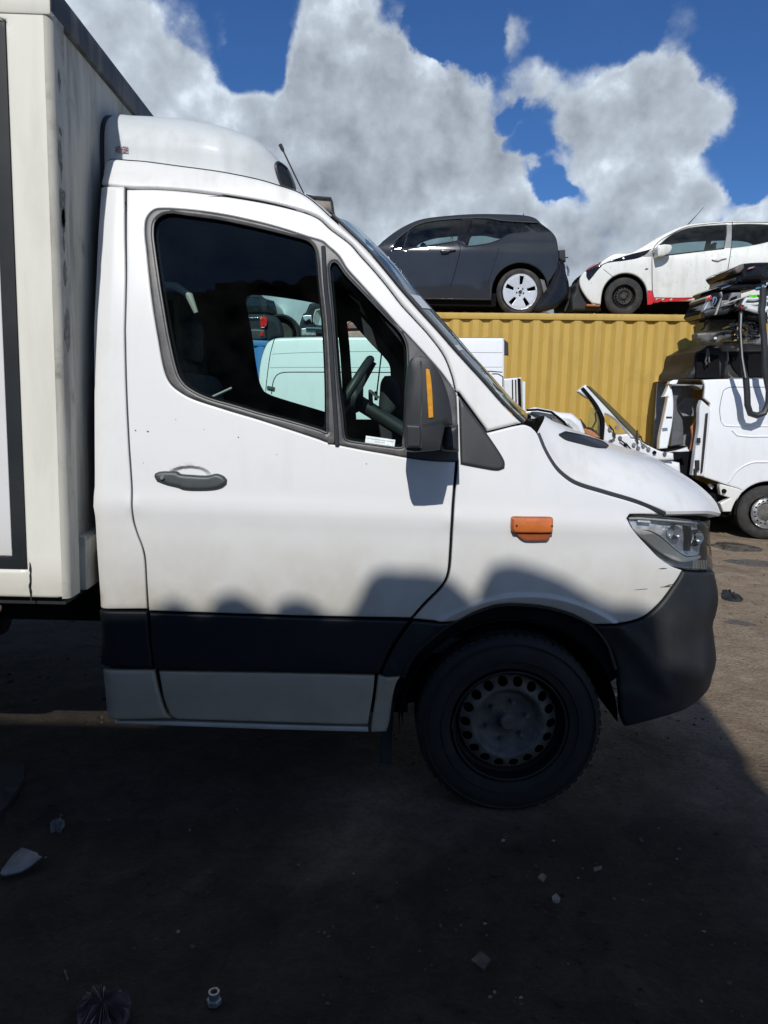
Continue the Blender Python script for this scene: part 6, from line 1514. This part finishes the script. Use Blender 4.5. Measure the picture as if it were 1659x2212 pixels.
px_('battery_tray', [(1000, 860), (1080, 800), (1150, 820), (1200, 840), (1180, 900), (1150, 1110), (1060, 1115), (1090, 1000), (1100, 900), (1020, 890)], 10.28, .2, 'alu', WC_, .03, zS)
px_('louvre_panel', [(1150, 820), (1200, 812), (1330, 860), (1340, 1130), (1130, 1110), (1140, 960)], 10.34, .14, 'alu', WC_, .03, zS)
px_('louvre_hollow', [(1160, 880), (1180, 850), (1250, 862), (1240, 1050), (1130, 1045), (1130, 1030)], 10.31, .03, 'void', WC_, .01, zS)
for k in range(5): G().tube([at(*q, 10.29) for q in zS([(1165-k*6, 885+k*32), (1245, 890+k*32)])], .014, 6).make('louvre_slat', 'alu', WC_)
for k in range(26):
    cx, cy = rs2.choice(((950, 990), (1000, 1010), (940, 1060), (1070, 890), (880, 900), (1240, 930), (1100, 1060))); x0, y0 = rs2.gauss(cx, 38), rs2.gauss(cy, 30)
    pts = [(x0, y0)]
    for _ in range(4): pts.append((pts[-1][0]+rs2.uniform(-45, 45), pts[-1][1]+rs2.uniform(-35, 40)))
    G().tube([at(*q, 10.16+rs2.uniform(0, .12)) for q in zS(pts)], rs2.uniform(.008, .022), 6).make('wiring', rs2.choice(('rag', 'rag', 'steel_dark', 'grey_metal')), WC_)
px_('white_connector', [(668, 1040), (700, 1030), (712, 1055), (675, 1065)], 10.15, .03, 'white2', WC_, .005, zS)
G().tube([at(*q, 10.17) for q in zS([(630, 1075), (680, 1010), (740, 975), (840, 960), (930, 965)])], .014, 6).make('loom', 'rag', WC_)
G().tube([at(*q, 10.3) for q in zS([(598, 848), (560, 880), (545, 920), (512, 945), (508, 965)])], .010, 6).make('loom', 'rag', WC_)
WA = thing('black_wrecked_car', 'glossy black crushed car at the top of the stack with a green-lit lamp', 'car wreck', (5.3, 10.2, 3.1))
px_('upper_panel', [(925, 350), (912, 325), (930, 290), (1010, 235), (1080, 200), (1200, 170), (1400, 156), (1700, 150), (1700, 560), (1560, 590), (1380, 600), (1100, 625), (890, 612), (960, 560), (1000, 480), (1000, 430), (960, 400)], 10.25, .9, 'black_paint', WA, .10)
px_('panel_lip', [(912, 325), (930, 290), (1010, 235), (1110, 195), (1115, 290), (1060, 350), (1000, 395), (960, 400), (925, 355)], 10.19, .06, plain('taupe_edge', (.13, .11, .09), .5, 0, .3), WA, .02)
px_('red_reflection', [(1180, 325), (1215, 280), (1330, 255), (1290, 290)], 10.21, .02, 'pink', WA, .004)
px_('bonnet_edge', [(575, 695), (660, 645), (760, 612), (900, 625), (1100, 625), (1400, 612), (1600, 560), (1600, 650), (1450, 700), (1150, 735), (900, 745), (700, 755), (630, 762)], 10.12, .8, 'black_paint', WA, .05)
px_('bright_edge', [(650, 730), (655, 695), (720, 665), (840, 640), (835, 662), (760, 690)], 10.08, .03, 'chrome', WA, .008)
px_('front_panel', [(345, 985), (340, 910), (420, 850), (520, 790), (640, 760), (900, 745), (1080, 740), (1075, 900), (1040, 1120), (900, 1190), (760, 1250), (520, 1280), (380, 1330), (300, 1320), (225, 1240), (240, 1190), (300, 1080)], 10.18, .6, 'black_paint', WA, .07)
px_('lamp_remains', [(345, 985), (345, 910), (395, 865), (430, 850), (450, 940), (480, 970), (500, 1090), (560, 1110), (400, 1140), (250, 1195), (300, 1080)], 10.13, .06, 'silver', WA, .02)
px_('red_lamp_corner', [(340, 965), (345, 905), (420, 850), (430, 920), (470, 955), (400, 950)], 10.10, .05, 'redlamp', WA, .01)
# the diamond-shaped badge on the crushed front
bd = [(455, 1045), (460, 960), (500, 885), (535, 880), (555, 930), (540, 985), (500, 1050), (468, 1065)]
em = px_('badge', bd, 10.08, .04, 'chrome', WA, .008)
px_('badge_centre', [(470, 1035), (490, 985), (515, 915), (530, 920), (520, 975), (490, 1040)], 10.065, .02, 'black_paint', em, .003)
px_('grey_strut', [(505, 1260), (560, 1110), (590, 1040), (650, 900), (615, 800), (650, 780), (660, 880), (610, 1040), (590, 1110), (540, 1260)], 10.06, .05, 'lightgrey', WA, .01)
px_('grille_insert', [(640, 960), (800, 955), (860, 800), (1060, 790), (1040, 900), (900, 1040), (620, 1110)], 10.10, .06, 'galv', WA, .02)
px_('grille_hollow', [(800, 1000), (860, 900), (980, 860), (960, 930), (880, 1000)], 10.07, .03, 'void', WA, .01)
px_('dark_skirt', [(250, 1195), (400, 1140), (600, 1120), (860, 1100), (770, 1240), (390, 1280), (300, 1310)], 10.09, .1, 'plastic', WA, .03)
G().tube([at(*q, 10.02) for q in zX([(680, 1045), (950, 950), (1250, 845)])], .010, 6).make('thin_strip', 'lightgrey', WA)
px_('yellow_tab', [(200, 1330), (215, 1240), (270, 1270), (260, 1300)], 10.2, .05, 'yellow', WA, .008)
HL = px_('headlamp', [(1045, 1075), (1110, 1000), (1130, 900), (1210, 860), (1400, 830), (1600, 840), (1600, 1190), (1440, 1215), (1300, 1170), (1050, 1120)], 10.05, .3, 'silver', WA, .04)
px_('green_lens', [(1180, 930), (1230, 865), (1370, 838), (1470, 850), (1465, 905), (1330, 930), (1200, 945)], 10.0, .06, 'green', HL, .015)
px_('lamp_window', [(1115, 1045), (1150, 965), (1300, 960), (1450, 950), (1440, 1010), (1350, 1035)], 10.0, .05, 'galv', HL, .012)
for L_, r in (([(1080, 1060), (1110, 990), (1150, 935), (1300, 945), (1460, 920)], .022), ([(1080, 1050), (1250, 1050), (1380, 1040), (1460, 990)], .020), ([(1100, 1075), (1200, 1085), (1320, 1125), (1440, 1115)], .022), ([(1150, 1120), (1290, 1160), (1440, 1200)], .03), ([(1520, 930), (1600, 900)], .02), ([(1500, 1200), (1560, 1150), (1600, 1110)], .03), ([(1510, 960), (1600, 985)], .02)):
    G().tube([at(*q, 9.985) for q in zX(L_)], r, 8).make('chrome_bar', 'decal_white', HL)  # pale colour in place of the bright reflections in chrome
px_('red_reflector', [(1040, 1100), (1060, 1060), (1100, 1068), (1098, 1120), (1050, 1130)], 9.99, .05, 'redlamp', HL, .01)
px_('lower_valance', [(1040, 1150), (1200, 1150), (1440, 1215), (1600, 1180), (1600, 1420), (1250, 1400), (1100, 1360), (1040, 1330)], 10.2, .3, 'black_paint', WA, .05)
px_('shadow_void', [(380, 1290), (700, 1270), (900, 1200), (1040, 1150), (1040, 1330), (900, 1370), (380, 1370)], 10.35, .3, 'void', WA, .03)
for (x, y) in ((1365, 725), (1405, 718), (1490, 670)):
    g = G(); g.lathe([(.0001, -.02), (.02, -.018), (.024, .01)], at(*zX([(x, y)])[0], 10.0), 12); g.make('bright_bolt', 'chrome', WA)
# black hoses looping down in front of the stack
H1 = thing('hanging_hose', 'thick black hose looping from the wreck stack down over the white van side', 'hose', (5.6, 9.9, 2.0))
G().tube([at(*q, 9.93) for q in zS([(1275, 420), (1280, 560), (1262, 700), (1275, 900), (1290, 1050), (1300, 1250), (1298, 1400), (1320, 1540), (1352, 1700), (1345, 1860), (1290, 1980), (1200, 2010), (1120, 1985), (1085, 1880), (1080, 1720), (1065, 1560)])], .042, 8).make('hose_run', 'plastic', H1)
G().tube([at(*q, 9.93) for q in zS([(1065, 1560), (1035, 1440), (1010, 1280), (1000, 1100), (990, 960), (1003, 720)])], [.04, .032, .026, .024, .024, .024], 8).make('hose_tail', 'plastic', H1)
H2 = thing('pale_cable', 'thin grey cable hanging beside the thick black hose', 'cable', (5.5, 9.85, 2.4))
G().tube([at(*q, 9.88) for q in zS([(1006, 740), (998, 960), (1008, 1120), (1020, 1290), (1042, 1430), (1062, 1540)])], .009, 6).make('cable_run', 'lightgrey', H2)

# ------------------------------------------------------------ things seen through the far window of the cab
B2 = container('blue_container', 'blue shipping container far left, seen through the cab window under the pickup', 'container', (-5.4, 14.0), 0, 3.75, 1.6+(866-741)*14.0/FP-G0, 2.44, 'blue', z0=G0)
PU = thing('dark_pickup', 'dark pickup with glowing red tail lamp on the blue container, seen through the cab', 'pickup', (-2.6, 14.6, 2.65))
def pf(name, L_, Y, th, mat, par, r=.03): return pillow(name, zF(L_), Y, th, mat, par, step=3, r=r)
pf('body', [(0, 250), (225, 250), (330, 275), (370, 330), (398, 470), (300, 480), (250, 512), (0, 512)], 14.15, 1.6, 'graphite', PU, .08)
pf('canopy', [(0, 60), (180, 70), (215, 100), (300, 125), (318, 180), (338, 275), (225, 250), (0, 262)], 14.25, 1.4, 'graphite', PU, .08)
pf('canopy_window', [(235, 130), (295, 138), (325, 255), (240, 235)], 14.22, .05, 'glass_dark', PU, .01)
pf('rear_screen', [(20, 90), (170, 95), (190, 225), (30, 235)], 14.22, .05, 'glass_dark', PU, .01)
pf('tail_lamp', [(170, 285), (225, 270), (243, 300), (240, 350), (205, 378), (180, 372)], 14.08, .12, 'redlamp', PU, .02)
pf('lamp_top', [(172, 290), (190, 283), (192, 305), (175, 305)], 14.06, .04, 'amber', PU, .006)
pf('lamp_edge', [(180, 375), (215, 372), (232, 345), (236, 352), (215, 385), (180, 388)], 14.07, .04, 'chrome', PU, .006)
pf('tailgate_trim', [(70, 285), (165, 282), (165, 292), (70, 295)], 14.1, .04, 'chrome', PU, .006)
pf('rear_bumper', [(0, 390), (150, 385), (225, 395), (235, 480), (150, 500), (0, 500)], 14.05, .3, 'plastic', PU, .04)
pf('reflector', [(177, 425), (205, 420), (205, 455), (178, 458)], 14.03, .03, 'redlamp', PU, .006)
q = at(*zF([(365, 450)])[0], 14.3); g = G(); g.lathe([(.30, -.05), (.34, -.1), (.38, 0), (.38, .2), (.25, .2), (.22, -.02), (.0001, -.02)], q, 32); g.make('wheel', 'tyre2', PU)
WS = thing('stripped_car_shell', 'dark stripped car shell with an open window frame, seen through the cab window', 'car wreck', (-1.0, 13.6, 2.4))
pf('front_pillar', [(545, 460), (540, 400), (545, 340), (575, 250), (600, 235), (632, 160), (660, 148), (760, 160), (930, 175), (925, 210), (760, 205), (700, 210), (680, 260), (670, 320), (690, 350), (740, 355), (920, 350), (930, 462)], 13.6, 1.2, 'graphite', WS, .04)
pf('broken_lamp', [(570, 270), (600, 262), (655, 262), (660, 300), (655, 335), (640, 300), (600, 320), (580, 305)], 13.52, .08, 'silver', WS, .012)
pf('pale_inner_wing', [(560, 385), (640, 380), (700, 400), (700, 455), (560, 455)], 13.52, .06, 'alu', WS, .015)
pf('blue_strut', [(600, 372), (740, 378), (800, 385), (800, 400), (600, 392)], 13.45, .05, plain('teal_strut', (.06, .13, .17), .5), WS, .012)
pf('window_frame_edge', [(690, 210), (735, 200), (735, 215), (700, 225), (684, 270), (680, 330), (670, 330), (675, 260)], 13.5, .04, 'lightgrey', WS, .008)
pf('yellow_strap', [(880, 225), (895, 222), (900, 440), (888, 445)], 13.4, .03, 'amber_strip', WS, .006)
MR = thing('maroon_car', 'maroon car roof showing above the white van, through the quarter window', 'car', (.6, 11.9, 1.2))
ms_ = Side(-.35, 11.55, R(-6), lambda z: .08*max(0, z-1.6), W=1.5)
mo = ms_.px(zF([(985, 560, 'c'), (985, 345), (1010, 325), (1060, 322), (1250, 330), (1400, 345), (1600, 380), (1700, 460), (1710, 560, 'c')]))
panel('cabin', mo, ms_, 'maroon', MR, gap=0, rnd=.03, skirt=.03, res=.1, step=.05)
hull('roof_skin', ms_, mo[1:-1], 'maroon', MR, crown=.03)
panel('body', ms_.px(zF([(960, 520, 'c'), (960, 415), (1150, 410), (1400, 425), (1700, 455), (1750, 520, 'c')])), ms_, 'pink', MR, gap=0, rnd=.02, skirt=.05, res=.1, step=.05, d=-.05)
strip(ms_, zF([(985, 405), (1140, 402), (1420, 415)]), .03, 'window_band', 'void', MR, d=-.02)
g = G(); g.add([ms_.w(x, v, z) for x in (-.1, 1.5) for v in (.02, 1.45) for z in (.0, 1.9)], [(0, 1, 3, 2), (4, 6, 7, 5), (0, 4, 5, 1), (2, 3, 7, 6), (1, 5, 7, 3), (0, 2, 6, 4)]); g.make('lower_body', 'maroon', MR)
# =================================================================== somebody's hand reaching in from the left
PER = thing('person', 'fingertip of a person pointing in at the left edge, just below the box body', 'person', (-1.05, 1.05, 0))
tipp = at(10, 1316, 1.03)
def skin_chain(bm_pts, edges, radii, name, mat, sub=2):
    me = bpy.data.meshes.new(name); inv = INV[PER.name]
    me.from_pydata([tuple(inv @ Vector(p)) for p in bm_pts], edges, []); o = bpy.data.objects.new(name, me); COL.objects.link(o); o.parent = PER
    m = o.modifiers.new('skin', 'SKIN'); 
    for v, r in zip(me.skin_vertices[0].data, radii): v.radius = (r, r*.92)
    me.skin_vertices[0].data[0].use_root = True
    s2 = o.modifiers.new('sub', 'SUBSURF'); s2.levels = sub; s2.render_levels = sub
    m.use_smooth_shade = True; me.materials.append(M[mat]); return o
t = tipp; w = Vector((t.x-.185, t.y-.03, t.z-.03))
pts = [w+Vector((.03, 0, 0)), w+Vector((.085, .0, .008))]; E = [(0, 1)]; Rr = [.027, .034]
def finger(base, seq, r):
    k = len(pts); pts.append(base); Rr.append(r[0]); E.append((1, k))
    for i, q in enumerate(seq): pts.append(q); Rr.append(r[i+1]); E.append((len(pts)-2, len(pts)-1))
finger(w+Vector((.105, -.002, .028)), [t+Vector((-.045, -.004, .004)), t+Vector((-.022, -.002, .003)), t+Vector((-.004, 0, 0))], [.0105, .0092, .0085, .0070])
for i, (dy, dz) in enumerate(((.004, .008), (.004, -.010), (.002, -.026))):
    b = w+Vector((.105, dy, dz)); finger(b, [b+Vector((.032, .012, -.004)), b+Vector((.028, .034, -.010)), b+Vector((.004, .040, -.010))], [.0100, .0090, .0085, .0070])
b = w+Vector((.050, -.022, .026)); finger(b, [b+Vector((.030, -.012, .012)), b+Vector((.052, -.010, .012))], [.0115, .0100, .0085])
hand = skin_chain(pts, E, Rr, 'hand', 'skin')
arm = [w+Vector((.02, 0, 0)), w+Vector((-.10, -.04, -.06)), w+Vector((-.26, -.12, -.17)), w+Vector((-.30, -.20, .05))]
G().tube(arm, [.034, .042, .055, .07], 12).make('sleeve', 'fabric', PER)
